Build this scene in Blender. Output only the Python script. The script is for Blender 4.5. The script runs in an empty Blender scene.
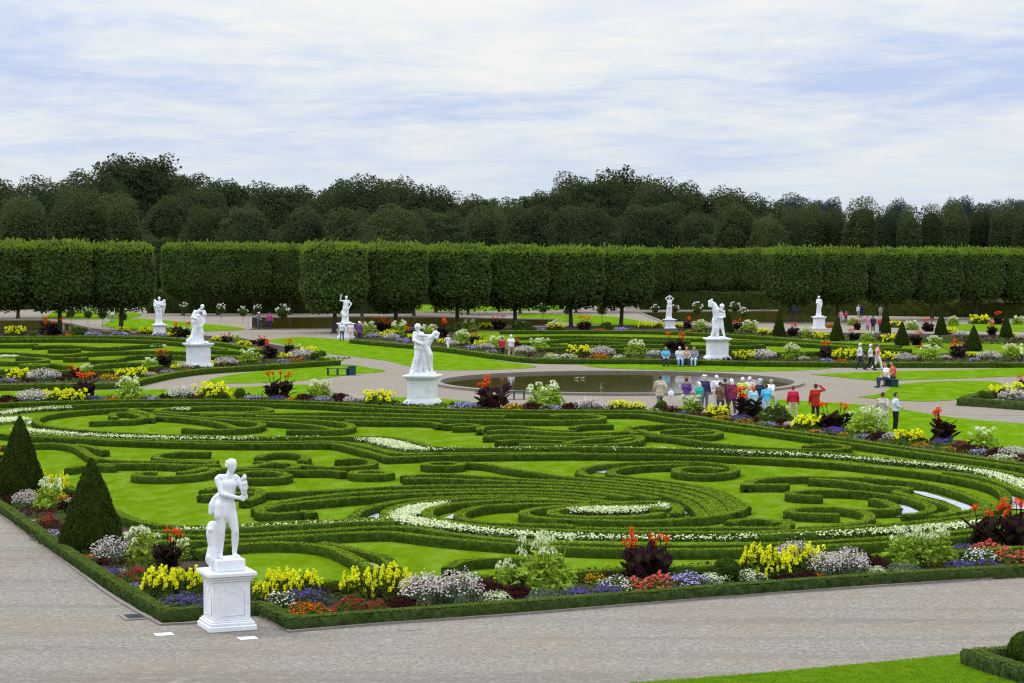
import bpy, bmesh, math, random
import numpy as np
from mathutils import Vector, Matrix
R = np.random.default_rng(7)
rnd = random.Random(11)
SC = bpy.context.scene
COL = SC.collection
# ------------------------------------------------------------------ camera
W, H = 1024, 683
CAMH, FPX = 9.0, 2200.0
PITCH = math.atan((341.5 - 240.0) / FPX)
CP, SP = math.cos(PITCH), math.sin(PITCH)
def G(u, v, z=0.0):
    """ground (or height z) point that shows at photo position u, v"""
    u = np.asarray(u, float); v = np.asarray(v, float)
    cx = (u - 512.0) / FPX; cy = -(v - 341.5) / FPX
    dx = cx; dy = CP + cy * SP; dz = -SP + cy * CP
    t = (z - CAMH) / dz
    return dx * t, dy * t
def ppm(v):
    return (v - 240.0) / CAMH
cd = bpy.data.cameras.new('camera'); cam = bpy.data.objects.new('camera', cd); COL.objects.link(cam)
cam.location = (0, 0, CAMH); cam.rotation_euler = (math.pi / 2 - PITCH, 0, 0)
cd.sensor_width = 36.0; cd.lens = 36.0 * FPX / W; cd.clip_start = 0.5; cd.clip_end = 6000
SC.camera = cam
# ------------------------------------------------------------------ tags
def tag(o, label=None, cat=None, group=None, kind=None):
    if label: o['label'] = label
    if cat: o['category'] = cat
    if group: o['group'] = group
    if kind: o['kind'] = kind
    return o
def link(name, me, mats=None, parent=None):
    o = bpy.data.objects.new(name, me); COL.objects.link(o)
    if mats is not None:
        for m in (mats if isinstance(mats, (list, tuple)) else [mats]):
            me.materials.append(m)
    if parent is not None: o.parent = parent
    return o
def empty(name, loc, rz=0.0, sc=None):
    o = bpy.data.objects.new(name, None); COL.objects.link(o)
    o.location = loc; o.rotation_euler = (0, 0, rz); o.empty_display_size = 0.2
    if sc is not None: o.scale = sc
    return o
def copy_tree(root):
    c = root.copy(); COL.objects.link(c)
    for ch in root.children:
        d = ch.copy(); COL.objects.link(d); d.parent = c
        for g in ch.children:
            e = g.copy(); COL.objects.link(e); e.parent = d
    return c
# ------------------------------------------------------------------ mesh building
class MB:
    """collects quads and triangles, builds one mesh"""
    def __init__(s): s.v = []; s.f = []; s.n = 0; s.sm = []; s.mi = []
    def add(s, V, F, smooth=False, mi=0):
        V = np.asarray(V, float).reshape(-1, 3); F = np.asarray(F, int)
        s.v.append(V); s.f.append(F + s.n); s.n += len(V)
        s.sm.append(np.full(len(F), smooth)); s.mi.append(np.full(len(F), mi))
        return s
    def mesh(s, name):
        me = bpy.data.meshes.new(name)
        V = np.concatenate(s.v) if s.v else np.zeros((0, 3))
        me.vertices.add(len(V)); me.vertices.foreach_set('co', V.ravel())
        ks = [f.shape[1] for f in s.f]
        nl = sum(f.size for f in s.f); nf = sum(len(f) for f in s.f)
        me.loops.add(nl); me.polygons.add(nf)
        me.loops.foreach_set('vertex_index', np.concatenate([f.ravel() for f in s.f]))
        tot = np.concatenate([np.full(len(f), k) for f, k in zip(s.f, ks)])
        st = np.concatenate([[0], np.cumsum(tot)[:-1]])
        me.polygons.foreach_set('loop_start', st); me.polygons.foreach_set('loop_total', tot)
        me.polygons.foreach_set('use_smooth', np.concatenate(s.sm))
        me.polygons.foreach_set('material_index', np.concatenate(s.mi))
        me.update(calc_edges=True); me.validate()
        return me
    def build(s, name, mats, parent=None):
        return link(name, s.mesh(name), mats, parent)
def nrm(a):
    return a / np.maximum(np.linalg.norm(a, axis=-1, keepdims=True), 1e-9)
def cards(mb, P, N, size, wid=0.5, jit=0.6, mi=0, out=0.0, seed=None, sizevar=0.35, up=None):
    """leaf shaped rhombi at P facing roughly N"""
    P = np.asarray(P, float); n = len(P)
    if n == 0: return
    N = nrm(np.asarray(N, float) + R.normal(0, jit, (n, 3)))
    if up is None: t = R.normal(0, 1, (n, 3))
    else: t = np.tile(np.asarray(up, float), (n, 1)) + R.normal(0, 0.35, (n, 3))
    t = nrm(t - N * np.sum(t * N, 1, keepdims=True)); b = np.cross(N, t)
    s = (size * (1 + R.uniform(-sizevar, sizevar, n)))[:, None]
    P = P + N * out
    V = np.stack([P + t * s * .5, P + b * s * wid * .5, P - t * s * .5, P - b * s * wid * .5], 1).reshape(-1, 3)
    mb.add(V, np.arange(4 * n).reshape(-1, 4), False, mi)
def tube(mb, P, r, k=6, mi=0, cap=True):
    """tapered tube along points P with radii r"""
    P = np.asarray(P, float); n = len(P); r = np.broadcast_to(np.asarray(r, float), (n,))
    T = np.gradient(P, axis=0); T = nrm(T)
    ref = np.array([0, 0, 1.0]) if abs(T[0, 2]) < .9 else np.array([1.0, 0, 0])
    A = nrm(np.cross(T, ref)); B = np.cross(T, A)
    an = np.linspace(0, 2 * math.pi, k, endpoint=False)
    V = P[:, None] + r[:, None, None] * (np.cos(an)[None, :, None] * A[:, None] + np.sin(an)[None, :, None] * B[:, None])
    i = np.arange(n - 1)[:, None] * k; j = np.arange(k)[None]; j2 = (j + 1) % k
    F = np.stack([i + j, i + j2, i + k + j2, i + k + j], -1).reshape(-1, 4)
    mb.add(V.reshape(-1, 3), F, True, mi)
    if cap:
        for e, rev in ((0, False), (n - 1, True)):
            c = np.vstack([V[e], P[e][None]]); idx = np.arange(k)
            tri = np.stack([idx, np.full(k, k), (idx + 1) % k] if not rev else [idx, (idx + 1) % k, np.full(k, k)], 1)
            mb.add(c, tri, False, mi)
def box(mb, c, s, rz=0.0, mi=0, bev=0.0):
    x, y, z = np.array(s) / 2
    if bev > 0:
        b = bev
        ring = [(-x + b, -y), (x - b, -y), (x, -y + b), (x, y - b), (x - b, y), (-x + b, y), (-x, y - b), (-x, -y + b)]
        lv = [(-z, 1 - b / max(x, y)), (-z + b, 1), (z - b, 1), (z, 1 - b / max(x, y))]
        V = np.array([(px * k, py * k, zz) for zz, k in lv for px, py in ring])
        F = [(i * 8 + j, i * 8 + (j + 1) % 8, (i + 1) * 8 + (j + 1) % 8, (i + 1) * 8 + j) for i in range(3) for j in range(8)]
        caps = [[7, 6, 5, 4, 3, 2, 1, 0], [24, 25, 26, 27, 28, 29, 30, 31]]
    else:
        V = np.array([(a * x, b_ * y, d * z) for d in (-1, 1) for a, b_ in ((-1, -1), (1, -1), (1, 1), (-1, 1))])
        F = [(0, 1, 5, 4), (1, 2, 6, 5), (2, 3, 7, 6), (3, 0, 4, 7), (3, 2, 1, 0), (4, 5, 6, 7)]; caps = []
    cr, sr = math.cos(rz), math.sin(rz)
    V = np.stack([V[:, 0] * cr - V[:, 1] * sr, V[:, 0] * sr + V[:, 1] * cr, V[:, 2]], 1) + np.array(c)
    mb.add(V, F, False, mi)
    if caps: 
        n0 = mb.n - len(V); mb.f.append(np.array(caps) + n0); mb.sm.append(np.full(2, False)); mb.mi.append(np.full(2, mi))
def ico(sub=2):
    bm = bmesh.new(); bmesh.ops.create_icosphere(bm, subdivisions=sub, radius=1)
    V = np.array([v.co[:] for v in bm.verts]); F = np.array([[v.index for v in f.verts] for f in bm.faces]); bm.free()
    return V, F
ICO1, ICO2, ICO3 = ico(1), ico(2), ico(3)
def ball(mb, c, r, ic=None, mi=0, rough=0.0):
    V, F = ic or ICO2
    k = 1 + (R.normal(0, rough, (len(V), 1)) if rough else 0)
    mb.add(V * k * np.asarray(r, float) + np.asarray(c, float), F, True, mi)
# ------------------------------------------------------------------ curves given in photo positions
def catmull(P, per=8):
    P = np.asarray(P, float); n = len(P)
    if n == 2: 
        t = np.linspace(0, 1, per + 1)[:, None]; return P[0] * (1 - t) + P[1] * t
    Q = np.vstack([2 * P[0] - P[1], P, 2 * P[-1] - P[-2]]); out = []
    for i in range(1, n):
        p0, p1, p2, p3 = Q[i - 1], Q[i], Q[i + 1], Q[i + 2]
        # centripetal
        d1 = max(np.linalg.norm(p1 - p0), 1e-6) ** .5; d2 = max(np.linalg.norm(p2 - p1), 1e-6) ** .5; d3 = max(np.linalg.norm(p3 - p2), 1e-6) ** .5
        t0, t1 = 0, d1; t2 = t1 + d2; t3 = t2 + d3
        t = np.linspace(t1, t2, per, endpoint=False)[:, None]
        A1 = (t1 - t) / (t1 - t0) * p0 + (t - t0) / (t1 - t0) * p1
        A2 = (t2 - t) / (t2 - t1) * p1 + (t - t1) / (t2 - t1) * p2
        A3 = (t3 - t) / (t3 - t2) * p2 + (t - t2) / (t3 - t2) * p3
        B1 = (t2 - t) / (t2 - t0) * A1 + (t - t0) / (t2 - t0) * A2
        B2 = (t3 - t) / (t3 - t1) * A2 + (t - t1) / (t3 - t1) * A3
        out.append((t2 - t) / (t2 - t1) * B1 + (t - t1) / (t2 - t1) * B2)
    out.append(P[-1:]); return np.vstack(out)
def resample(P, ds):
    d = np.concatenate([[0], np.cumsum(np.linalg.norm(np.diff(P, axis=0), axis=1))])
    n = max(3, int(round(d[-1] / ds)) + 1); s = np.linspace(0, d[-1], n)
    return np.stack([np.interp(s, d, P[:, k]) for k in range(P.shape[1])], 1)
def path(pts, z=0.0, ds=0.3, smooth=6):
    """photo-position control points -> smooth ground polyline; a third value marks a sharp corner"""
    segs = [[]]
    for p in pts:
        segs[-1].append(p[:2])
        if len(p) > 2: segs.append([p[:2]])
    out = []
    for s in segs:
        if len(s) < 2: continue
        s = np.array(s, float)
        x, y = G(s[:, 0], s[:, 1], z); g = np.stack([x, y], 1)
        c = resample(catmull(g, 10), ds)
        for _ in range(smooth):
            c[1:-1] = .5 * c[1:-1] + .25 * (c[:-2] + c[2:])
        c = resample(c, ds)
        out.append(c if not out else c[1:])
    return np.vstack(out)
def normals2(c):
    d = np.diff(c, axis=0); d = nrm(d)
    t = np.vstack([d[:1], nrm(d[:-1] + d[1:]), d[-1:]])
    n = np.stack([-t[:, 1], t[:, 0]], 1)
    k = np.ones(len(c)); k[1:-1] = 1 / np.clip(np.sum(n[1:-1] * np.stack([-d[1:, 1], d[1:, 0]], 1), 1), .5, 1)
    return n * k[:, None], t
# ------------------------------------------------------------------ materials
def newmat(name):
    m = bpy.data.materials.new(name); m.use_nodes = True
    nt = m.node_tree; nt.nodes.clear()
    out = nt.nodes.new('ShaderNodeOutputMaterial'); b = nt.nodes.new('ShaderNodeBsdfPrincipled')
    nt.links.new(b.outputs[0], out.inputs[0]); return m, nt, b, out
def noise(nt, scale, detail=3, rough=.55, vec=None, dist=0):
    n = nt.nodes.new('ShaderNodeTexNoise'); n.inputs['Scale'].default_value = scale
    n.inputs['Detail'].default_value = detail; n.inputs['Roughness'].default_value = rough; n.inputs['Distortion'].default_value = dist
    if vec is not None: nt.links.new(vec, n.inputs['Vector'])
    return n.outputs['Fac']
def geo(nt):
    return nt.nodes.new('ShaderNodeNewGeometry').outputs['Position']
def ramp(nt, fac, stops):
    r = nt.nodes.new('ShaderNodeValToRGB'); e = r.color_ramp.elements
    while len(e) < len(stops): e.new(0.5)
    for k, (p, c) in zip(e, stops): k.position = p; k.color = (*c, 1)
    nt.links.new(fac, r.inputs[0]); return r.outputs[0]
def mix(nt, a, b, fac, mode='MIX'):
    m = nt.nodes.new('ShaderNodeMix'); m.data_type = 'RGBA'; m.blend_type = mode
    for sock, v in ((0, fac), (6, a), (7, b)):
        if hasattr(v, 'is_output') or hasattr(v, 'links'): nt.links.new(v, m.inputs[sock])
        else: m.inputs[sock].default_value = v if sock == 0 else (*v, 1)
    return m.outputs[2]
def bump(nt, b, h, strength=.5, dist=.02):
    n = nt.nodes.new('ShaderNodeBump'); n.inputs['Strength'].default_value = strength; n.inputs['Distance'].default_value = dist
    nt.links.new(h, n.inputs['Height']); nt.links.new(n.outputs[0], b.inputs['Normal'])
def rel(c, k): return tuple(min(1, max(0, x * k)) for x in c)
def leafmat(name, c, scale=6.0, big=.4, var=.45, rough=.55, trans=.25, warm=(1.25, 1.05, .7), spec=.3, objvar=.12):
    spec = 0
    """foliage: patchy colour from position plus a little light through the leaf"""
    m, nt, b, out = newmat(name); p = geo(nt)
    f = noise(nt, scale, 3, .7, p)
    c1 = ramp(nt, f, [(.3, rel(c, 1 - var)), (.7, rel(c, 1 + var))])
    g = noise(nt, big, 2, .5, p)
    c2 = mix(nt, c1, tuple(x * y for x, y in zip(c, warm)), ramp(nt, g, [(.45, (0, 0, 0)), (.75, (.6, .6, .6))]))
    if objvar:
        oi = nt.nodes.new('ShaderNodeObjectInfo')
        hs = nt.nodes.new('ShaderNodeHueSaturation')
        mr = nt.nodes.new('ShaderNodeMapRange'); mr.inputs[3].default_value = 1 - objvar; mr.inputs[4].default_value = 1 + objvar
        nt.links.new(oi.outputs['Random'], mr.inputs[0]); nt.links.new(mr.outputs[0], hs.inputs['Value']); nt.links.new(c2, hs.inputs['Color'])
        c2 = hs.outputs[0]
    nt.links.new(c2, b.inputs['Base Color']); b.inputs['Roughness'].default_value = rough
    b.inputs['Specular IOR Level'].default_value = spec
    if trans:
        t = nt.nodes.new('ShaderNodeBsdfTranslucent'); nt.links.new(mix(nt, c2, (1.0, 1.0, .35), .12), t.inputs['Color'])
        ms = nt.nodes.new('ShaderNodeMixShader'); ms.inputs[0].default_value = trans
        nt.links.new(b.outputs[0], ms.inputs[1]); nt.links.new(t.outputs[0], ms.inputs[2]); nt.links.new(ms.outputs[0], out.inputs[0])
    return m
def petalmat(name, c, var=.25, trans=.2):
    return leafmat(name, c, 14.0, 1.5, var, .6, trans, (1.08, .95, .95), .2, .08)
def plain(name, c, rough=.7, var=.12, scale=5.0, bs=0.0, spec=.3, metal=0):
    m, nt, b, out = newmat(name); p = nt.nodes.new('ShaderNodeTexCoord').outputs['Object']
    f = noise(nt, scale, 4, .6, p)
    nt.links.new(ramp(nt, f, [(.25, rel(c, 1 - var)), (.75, rel(c, 1 + var))]), b.inputs['Base Color'])
    b.inputs['Roughness'].default_value = rough; b.inputs['Specular IOR Level'].default_value = spec; b.inputs['Metallic'].default_value = metal
    if bs: bump(nt, b, noise(nt, scale * 8, 4, .6, p), bs, .01)
    return m
M = {}
M['hedge'] = leafmat('box_leaves', (.045, .083, .010), 5.0, .22, .5, .6, .2, (1.25, 1.02, .8), .25, .12)
M['hedge_bed'] = leafmat('box_leaves_dark', (.050, .080, .022), 5.0, .3, .5, .6, .18, (1.2, 1.05, .8), .25, .08)
M['yew'] = leafmat('yew_needles', (.022, .036, .006), 9.0, .8, .5, .6, .12, (1.2, 1.1, .6), .2, .12)
M['linden'] = leafmat('linden_leaves', (.055, .090, .024), 1.6, .25, .40, .5, .25, (1.15, 1.05, .8), .25, .10)
M['fresh_lit'] = leafmat('fresh_lit_box_shoots', (.165, .255, .011), 4.0, .3, .3, .6, .3, (1.15, 1.0, .8), .2, .08)  # young box growth, brightened so hedge tops look lit against the sides
M['fresh_lit_bed'] = leafmat('fresh_lit_edging_shoots', (.088, .140, .020), 4.0, .3, .35, .6, .3, (1.15, 1.0, .8), .2, .05)
M['shoot'] = leafmat('linden_shoots', (.125, .200, .012), 2.5, .3, .35, .5, .35, (1.1, 1.0, .7), .2, .06)
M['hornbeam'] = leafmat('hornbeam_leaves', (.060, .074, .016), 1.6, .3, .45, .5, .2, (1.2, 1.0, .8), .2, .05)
M['forest'] = leafmat('forest_leaves', (.034, .052, .022), .7, .09, .35, .55, .22, (1.25, 1.1, .75), .2, .22)
M['hornbeam_painted_shade'] = leafmat('hornbeam_leaves_painted_shade', (.040, .056, .014), 1.6, .3, .5, .5, .2, (1.2, 1.0, .8), .2, .05)  # hornbeam under the clipped trees, their shade put into the leaf colour
M['forest_pale'] = leafmat('pale_forest_leaves', (.050, .070, .026), .7, .09, .32, .55, .22, (1.2, 1.05, .75), .2, .18)
M['forest_far'] = leafmat('hazed_forest_leaves', (.036, .056, .054), .7, .09, .45, .55, .2, (1.1, 1.1, .9), .2, .12)  # blue tint puts distance haze into the leaf colour
M['bark'] = plain('bark', (.075, .062, .05), .9, .35, 3.0, .6, .1)
M['twig'] = plain('twig', (.06, .05, .035), .9, .3, 9.0, 0, .1)
def lawnmat(name, c, stripe_dir=None, amt=.12):
    m, nt, b, out = newmat(name); p = geo(nt)
    f = noise(nt, 9.0, 4, .7, p); g = noise(nt, .35, 3, .6, p); h = noise(nt, 2.2, 4, .65, p)
    c1 = ramp(nt, f, [(.25, rel(c, .72)), (.75, rel(c, 1.28))])
    c2 = mix(nt, c1, rel((c[0] * 1.35, c[1] * 1.05, c[2]), 1.0), ramp(nt, g, [(.4, (0, 0, 0)), (.7, (.65, .65, .65))]))
    c3 = mix(nt, c2, rel((c[0] * .8, c[1] * .82, c[2]), 1.0), ramp(nt, h, [(.45, (0, 0, 0)), (.7, (.5, .5, .5))]))
    if stripe_dir is not None:
        mp = nt.nodes.new('ShaderNodeMapping'); mp.inputs['Rotation'].default_value = (0, 0, stripe_dir)
        nt.links.new(p, mp.inputs[0]); w = nt.nodes.new('ShaderNodeTexWave'); w.inputs['Scale'].default_value = .33
        w.inputs['Distortion'].default_value = .6; w.inputs['Detail'].default_value = 1
        nt.links.new(mp.outputs[0], w.inputs[0])
        c3 = mix(nt, c3, rel(c, 1.12), ramp(nt, w.outputs['Fac'], [(.35, (0, 0, 0)), (.65, (amt * 3, amt * 3, amt * 3))]))
    mp2 = nt.nodes.new('ShaderNodeMapping'); mp2.inputs['Rotation'].default_value = (0, 0, -.39); mp2.inputs['Scale'].default_value = (1.0, .45, 1); nt.links.new(p, mp2.inputs[0])
    k = noise(nt, 1.1, 5, .7, mp2.outputs[0])
    c3 = mix(nt, c3, (c[0] * 1.8, c[1] * 1.45, c[2] * 9), ramp(nt, k, [(.46, (0, 0, 0)), (.68, (.7, .7, .7))]))
    c3 = mix(nt, c3, rel(c, .68), ramp(nt, k, [(.30, (.55, .55, .55)), (.46, (0, 0, 0))]))
    nt.links.new(c3, b.inputs['Base Color']); b.inputs['Roughness'].default_value = .85; b.inputs['Specular IOR Level'].default_value = .0
    bump(nt, b, noise(nt, 28.0, 3, .7, p), .6, .03); return m
M['lawn'] = lawnmat('lawn_grass', (.088, .158, .003), .39)
M['lawn2'] = lawnmat('lawn_grass_bright', (.090, .178, .0025), 1.2, .1)
M['blade'] = leafmat('grass_blades', (.15, .28, .003), 3.0, .3, .35, .6, .3, (1.2, 1.05, .6), .15, 0)
def gravelmat(name, c, tracks=True):
    m, nt, b, out = newmat(name); p = geo(nt)
    f = noise(nt, 9.0, 6, .85, p); g = noise(nt, .22, 4, .6, p)
    c1 = ramp(nt, f, [(.32, rel(c, .40)), (.5, c), (.68, rel(c, 1.75))])
    c2 = mix(nt, c1, (c[0] * 1.0, c[1] * .90, c[2] * .80), ramp(nt, g, [(.44, (0, 0, 0)), (.64, (.6, .6, .6))]))
    mp = nt.nodes.new('ShaderNodeMapping'); mp.inputs['Rotation'].default_value = (0, 0, -.393); mp.inputs['Scale'].default_value = (.035, .75, 1)
    nt.links.new(p, mp.inputs[0])
    t = noise(nt, 1.0, 4, .6, mp.outputs[0], .4)
    c3 = mix(nt, c2, rel(c, .70), ramp(nt, t, [(.48, (0, 0, 0)), (.66, (.65, .65, .65))])) if tracks else c2
    h = noise(nt, 3.0, 5, .7, p)
    c4 = mix(nt, c3, rel(c, 1.45), ramp(nt, h, [(.52, (0, 0, 0)), (.68, (.6, .6, .6))]))
    nt.links.new(c4, b.inputs['Base Color']); b.inputs['Roughness'].default_value = 1.0; b.inputs['Specular IOR Level'].default_value = 0
    bump(nt, b, f, .8, .03); return m
M['gravel'] = gravelmat('path_gravel', (.222, .197, .160))
M['gravel_far'] = gravelmat('far_gravel', (.222, .192, .150), False)
M['white_gravel'] = gravelmat('white_marble_gravel', (.36, .37, .40), False)
M['soil'] = plain('bed_soil', (.045, .033, .022), .95, .4, 2.5, .6, .05)
M['forest_floor'] = plain('forest_floor', (.030, .036, .014), .95, .4, .3, 0, .05)
M['kerb'] = plain('kerb_stone', (.20, .17, .135), .9, .2, 2.0, .3)
M['white_stone'] = None
def stonemat():
    m, nt, b, out = newmat('white_painted_stone'); p = nt.nodes.new('ShaderNodeTexCoord').outputs['Object']
    f = noise(nt, 2.2, 4, .6, p); g = noise(nt, 5.0, 3, .6, p)
    c = ramp(nt, f, [(.3, (.66, .67, .69)), (.6, (.77, .77, .77))])
    c = mix(nt, c, (.40, .40, .37), ramp(nt, g, [(.64, (0, 0, 0)), (.80, (.45, .45, .45))]))
    nt.links.new(c, b.inputs['Base Color']); b.inputs['Roughness'].default_value = .6; b.inputs['Specular IOR Level'].default_value = .25
    bump(nt, b, noise(nt, 6.0, 3, .5, p), .3, .02); return m
M['white_stone'] = stonemat()
def watermat():
    m, nt, b, out = newmat('pond_water'); p = geo(nt)
    b.inputs['Base Color'].default_value = (.050, .036, .004, 1); b.inputs['Roughness'].default_value = .06
    b.inputs['IOR'].default_value = 1.33; b.inputs['Specular IOR Level'].default_value = .5
    mp = nt.nodes.new('ShaderNodeMapping'); mp.inputs['Scale'].default_value = (1, 1, 1); nt.links.new(p, mp.inputs[0])
    bump(nt, b, noise(nt, 1.2, 3, .6, mp.outputs[0]), .05, .02); return m
M['water'] = watermat()
M['teal'] = plain('teal_paint', (.007, .05, .052), .45, .2, 4, 0, .4)
M['pale'] = plain('pale_plate', (.62, .62, .6), .7, .1, 6)
M['iron'] = plain('dark_iron', (.03, .03, .03), .5, .2, 6, 0, .5)
# plant colours
M['green'] = leafmat('bed_foliage', (.046, .080, .012), 8, 1.0, .5)
M['brightgreen'] = leafmat('tobacco_leaves', (.24, .36, .034), 7, 1.0, .45, .5, .3)
M['greygreen'] = leafmat('grey_foliage', (.085, .120, .065), 8, 1.0, .4)
M['darkred'] = leafmat('canna_leaves', (.020, .008, .012), 5, 1.0, .6, .35, .12, (1.6, 1.0, .9), .5)
M['maroon'] = leafmat('maroon_foliage', (.034, .0085, .011), 8, 1.0, .6, .5, .15, (1.4, 1, 1), .3)
for k, c in dict(yellow=(.78, .79, .012), paleyellow=(.80, .74, .18), gaura=(.62, .53, .51), white=(.66, .66, .60), cream=(.62, .67, .38), violet=(.12, .055, .36),
                 lavender=(.36, .29, .60), orange=(.70, .11, .005), amber=(.72, .32, .006), red=(.42, .035, .04), coral=(.78, .13, .12), canna=(.75, .065, .008)).items():
    M[k] = petalmat('petal_' + k, c)
# ------------------------------------------------------------------ sky and light
SUN_EL, SUN_AZ = math.radians(48), math.radians(-58)          # high soft sun from the left, a little behind the garden
wd = bpy.data.worlds.new('World'); SC.world = wd; wd.use_nodes = True
nt = wd.node_tree; nt.nodes.clear()
wo = nt.nodes.new('ShaderNodeOutputWorld'); bg = nt.nodes.new('ShaderNodeBackground'); nt.links.new(bg.outputs[0], wo.inputs[0])
sky = nt.nodes.new('ShaderNodeTexSky'); sky.sky_type = 'NISHITA'; sky.sun_disc = False
sky.sun_elevation = SUN_EL; sky.sun_rotation = SUN_AZ; sky.air_density = 1.0; sky.dust_density = 1.5
bg.inputs['Strength'].default_value = 0.1
def mnode(op, a, b=None, c=None):
    n = nt.nodes.new('ShaderNodeMath'); n.operation = op
    for i, v in enumerate((a, b, c)):
        if v is None: continue
        if hasattr(v, 'links'): nt.links.new(v, n.inputs[i])
        else: n.inputs[i].default_value = v
    return n.outputs[0]
tc = nt.nodes.new('ShaderNodeTexCoord'); sx = nt.nodes.new('ShaderNodeSeparateXYZ'); nt.links.new(tc.outputs['Generated'], sx.inputs[0])
zc = mnode('ADD', mnode('MAXIMUM', sx.outputs[2], 0.0), 0.075)
cx = nt.nodes.new('ShaderNodeCombineXYZ')
nt.links.new(mnode('DIVIDE', sx.outputs[0], zc), cx.inputs[0]); nt.links.new(mnode('DIVIDE', sx.outputs[1], zc), cx.inputs[1])
mp = nt.nodes.new('ShaderNodeMapping'); mp.inputs['Rotation'].default_value = (0, 0, .25); mp.inputs['Scale'].default_value = (.80, .62, 1); mp.inputs['Location'].default_value = (3.1, 1.7, 0)
nt.links.new(cx.outputs[0], mp.inputs[0])
n1 = noise(nt, .62, 8, .60, mp.outputs[0], .8)
n2 = noise(nt, 1.9, 7, .62, mp.outputs[0], .6)
n4 = noise(nt, 5.2, 6, .62, mp.outputs[0], .9)
n3 = mnode('ADD', mnode('ADD', mnode('MULTIPLY', n1, .46), mnode('MULTIPLY', n2, .34)), mnode('MULTIPLY', n4, .20))
# wisps of lit cloud over blue grey gaps, brighter overhead as an overcast sky is
cl = ramp(nt, n3, [(.40, (.55, .66, .935)), (.46, (.68, .765, .94)), (.515, (.80, .86, .94)), (.59, (.95, .955, .935))])
lum = mnode('ADD', 9.7, mnode('MULTIPLY', mnode('POWER', mnode('MAXIMUM', sx.outputs[2], 0.0), 2.0), 32.0))
low = mix(nt, (.76, .85, .95), cl, mnode('MINIMUM', mnode('MULTIPLY', mnode('MAXIMUM', sx.outputs[2], 0.0), 16.0), 1.0))
vm = nt.nodes.new('ShaderNodeVectorMath'); vm.operation = 'SCALE'; nt.links.new(low, vm.inputs[0]); nt.links.new(lum, vm.inputs['Scale'])
fin = mix(nt, sky.outputs[0], vm.outputs[0], .90)
nt.links.new(fin, bg.inputs['Color'])
sl = bpy.data.lights.new('sun', 'SUN'); sl.energy = 1.5; sl.angle = math.radians(12); sl.color = (1.0, .95, .86)
so = bpy.data.objects.new('sun', sl); COL.objects.link(so)
sd = Vector((math.sin(SUN_AZ) * math.cos(SUN_EL), math.cos(SUN_AZ) * math.cos(SUN_EL), math.sin(SUN_EL)))
so.rotation_euler = (-sd).to_track_quat('-Z', 'Y').to_euler(); so.location = (-60, 60, 90)
vs = SC.view_settings; vs.view_transform = 'Standard'; vs.look = 'None'; vs.exposure = 0.0; vs.gamma = 1.0; vs.use_curve_mapping = False
SC.cycles.max_bounces = 6; SC.cycles.transmission_bounces = 3; SC.cycles.diffuse_bounces = 3; SC.cycles.use_denoising = False; SC.cycles.filter_width = 1.25
SC.cycles.caustics_reflective = False; SC.cycles.caustics_refractive = False
# ------------------------------------------------------------------ ground sheets
NFLAT = [0]
def flat(name, pts, z, mat, label=None, cat=None, kind='structure', spline=True, ds=.5, smooth=2):
    """filled outline of photo positions laid on the ground"""
    if spline:
        c = path(list(pts) + [pts[0]], 0.0, ds, smooth)[:-1]
    else:
        a = np.array([p[:2] for p in pts], float); x, y = G(a[:, 0], a[:, 1]); c = np.stack([x, y], 1)
    NFLAT[0] += 1; z += .0011 * NFLAT[0]
    bm = bmesh.new(); vs_ = [bm.verts.new((x, y, z)) for x, y in c]
    f = bm.faces.new(vs_); f.normal_update()
    if f.normal.z < 0: f.normal_flip()
    bmesh.ops.triangulate(bm, faces=[f]); me = bpy.data.meshes.new(name); bm.to_mesh(me); bm.free()
    o = link(name, me, mat); o['kind'] = kind
    return o
def sheet(name, x0, y0, x1, y1, z, mat):
    mb = MB().add([(x0, y0, z), (x1, y0, z), (x1, y1, z), (x0, y1, z)], [(0, 1, 2, 3)])
    o = mb.build(name, mat); o['kind'] = 'structure'; return o
sheet('ground', -2500, -300, 2500, 5000, -.02, M['forest_floor'])
C = 1  # corner mark
flat('gravel_path', [(-250, 700), (1400, 760), (1250, 306), (-250, 306)], 0.0, M['gravel'], spline=False)
flat('gravel_path', [(-250, 392), (1250, 420), (1250, 306.5), (-250, 306.5)], .004, M['gravel_far'], spline=False)
flat('lawn', [(600, 694), (640, 683.5), (760, 674), (880, 663), (964, 654.5), (1100, 640), (1250, 640), (1250, 760), (700, 760)], .012, M['lawn2'], spline=False)
# near parterre: soil of the beds, lawn inside
flat('flower_bed_soil', [(-120, 440), (0, 505, C), (60, 549), (165, 616, C), (255, 612), (290, 626, C), (384, 619.5), (640, 599.5), (1024, 571), (1200, 556), (1200, 480), (1024, 459), (940, 447), (860, 438), (768, 427), (700, 419), (640, 411), (500, 410), (384, 405.5), (256, 400.5), (128, 399.5), (0, 403), (-200, 408)], .012, M['soil'], spline=False)
flat('parterre_lawn', [(-100, 440), (50, 484), (75, 492), (100, 506), (140, 523), (200, 548), (250, 590), (345, 587), (484, 581), (640, 573.5), (768, 568), (900, 559), (1200, 535), (1200, 488), (1024, 466.5), (940, 454), (860, 444.5), (768, 433), (700, 424), (650, 417.5), (500, 415), (384, 411), (256, 406), (128, 405), (0, 409), (-160, 414)], .024, M['lawn'], spline=False)
flat('lawn', [(-60, 392.5), (0, 391.5), (128, 390), (256, 386.8), (300, 384.6), (318, 385.2), (322, 388), (332, 397), (345, 403), (256, 401), (0, 404), (-60, 406)], .012, M['lawn2'])
flat('lawn', [(366, 405), (374, 400.5), (386, 398), (410, 397.3), (440, 399), (476, 402.5), (480, 410.5), (440, 410.5), (400, 408.5)], .012, M['lawn2'])
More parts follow.
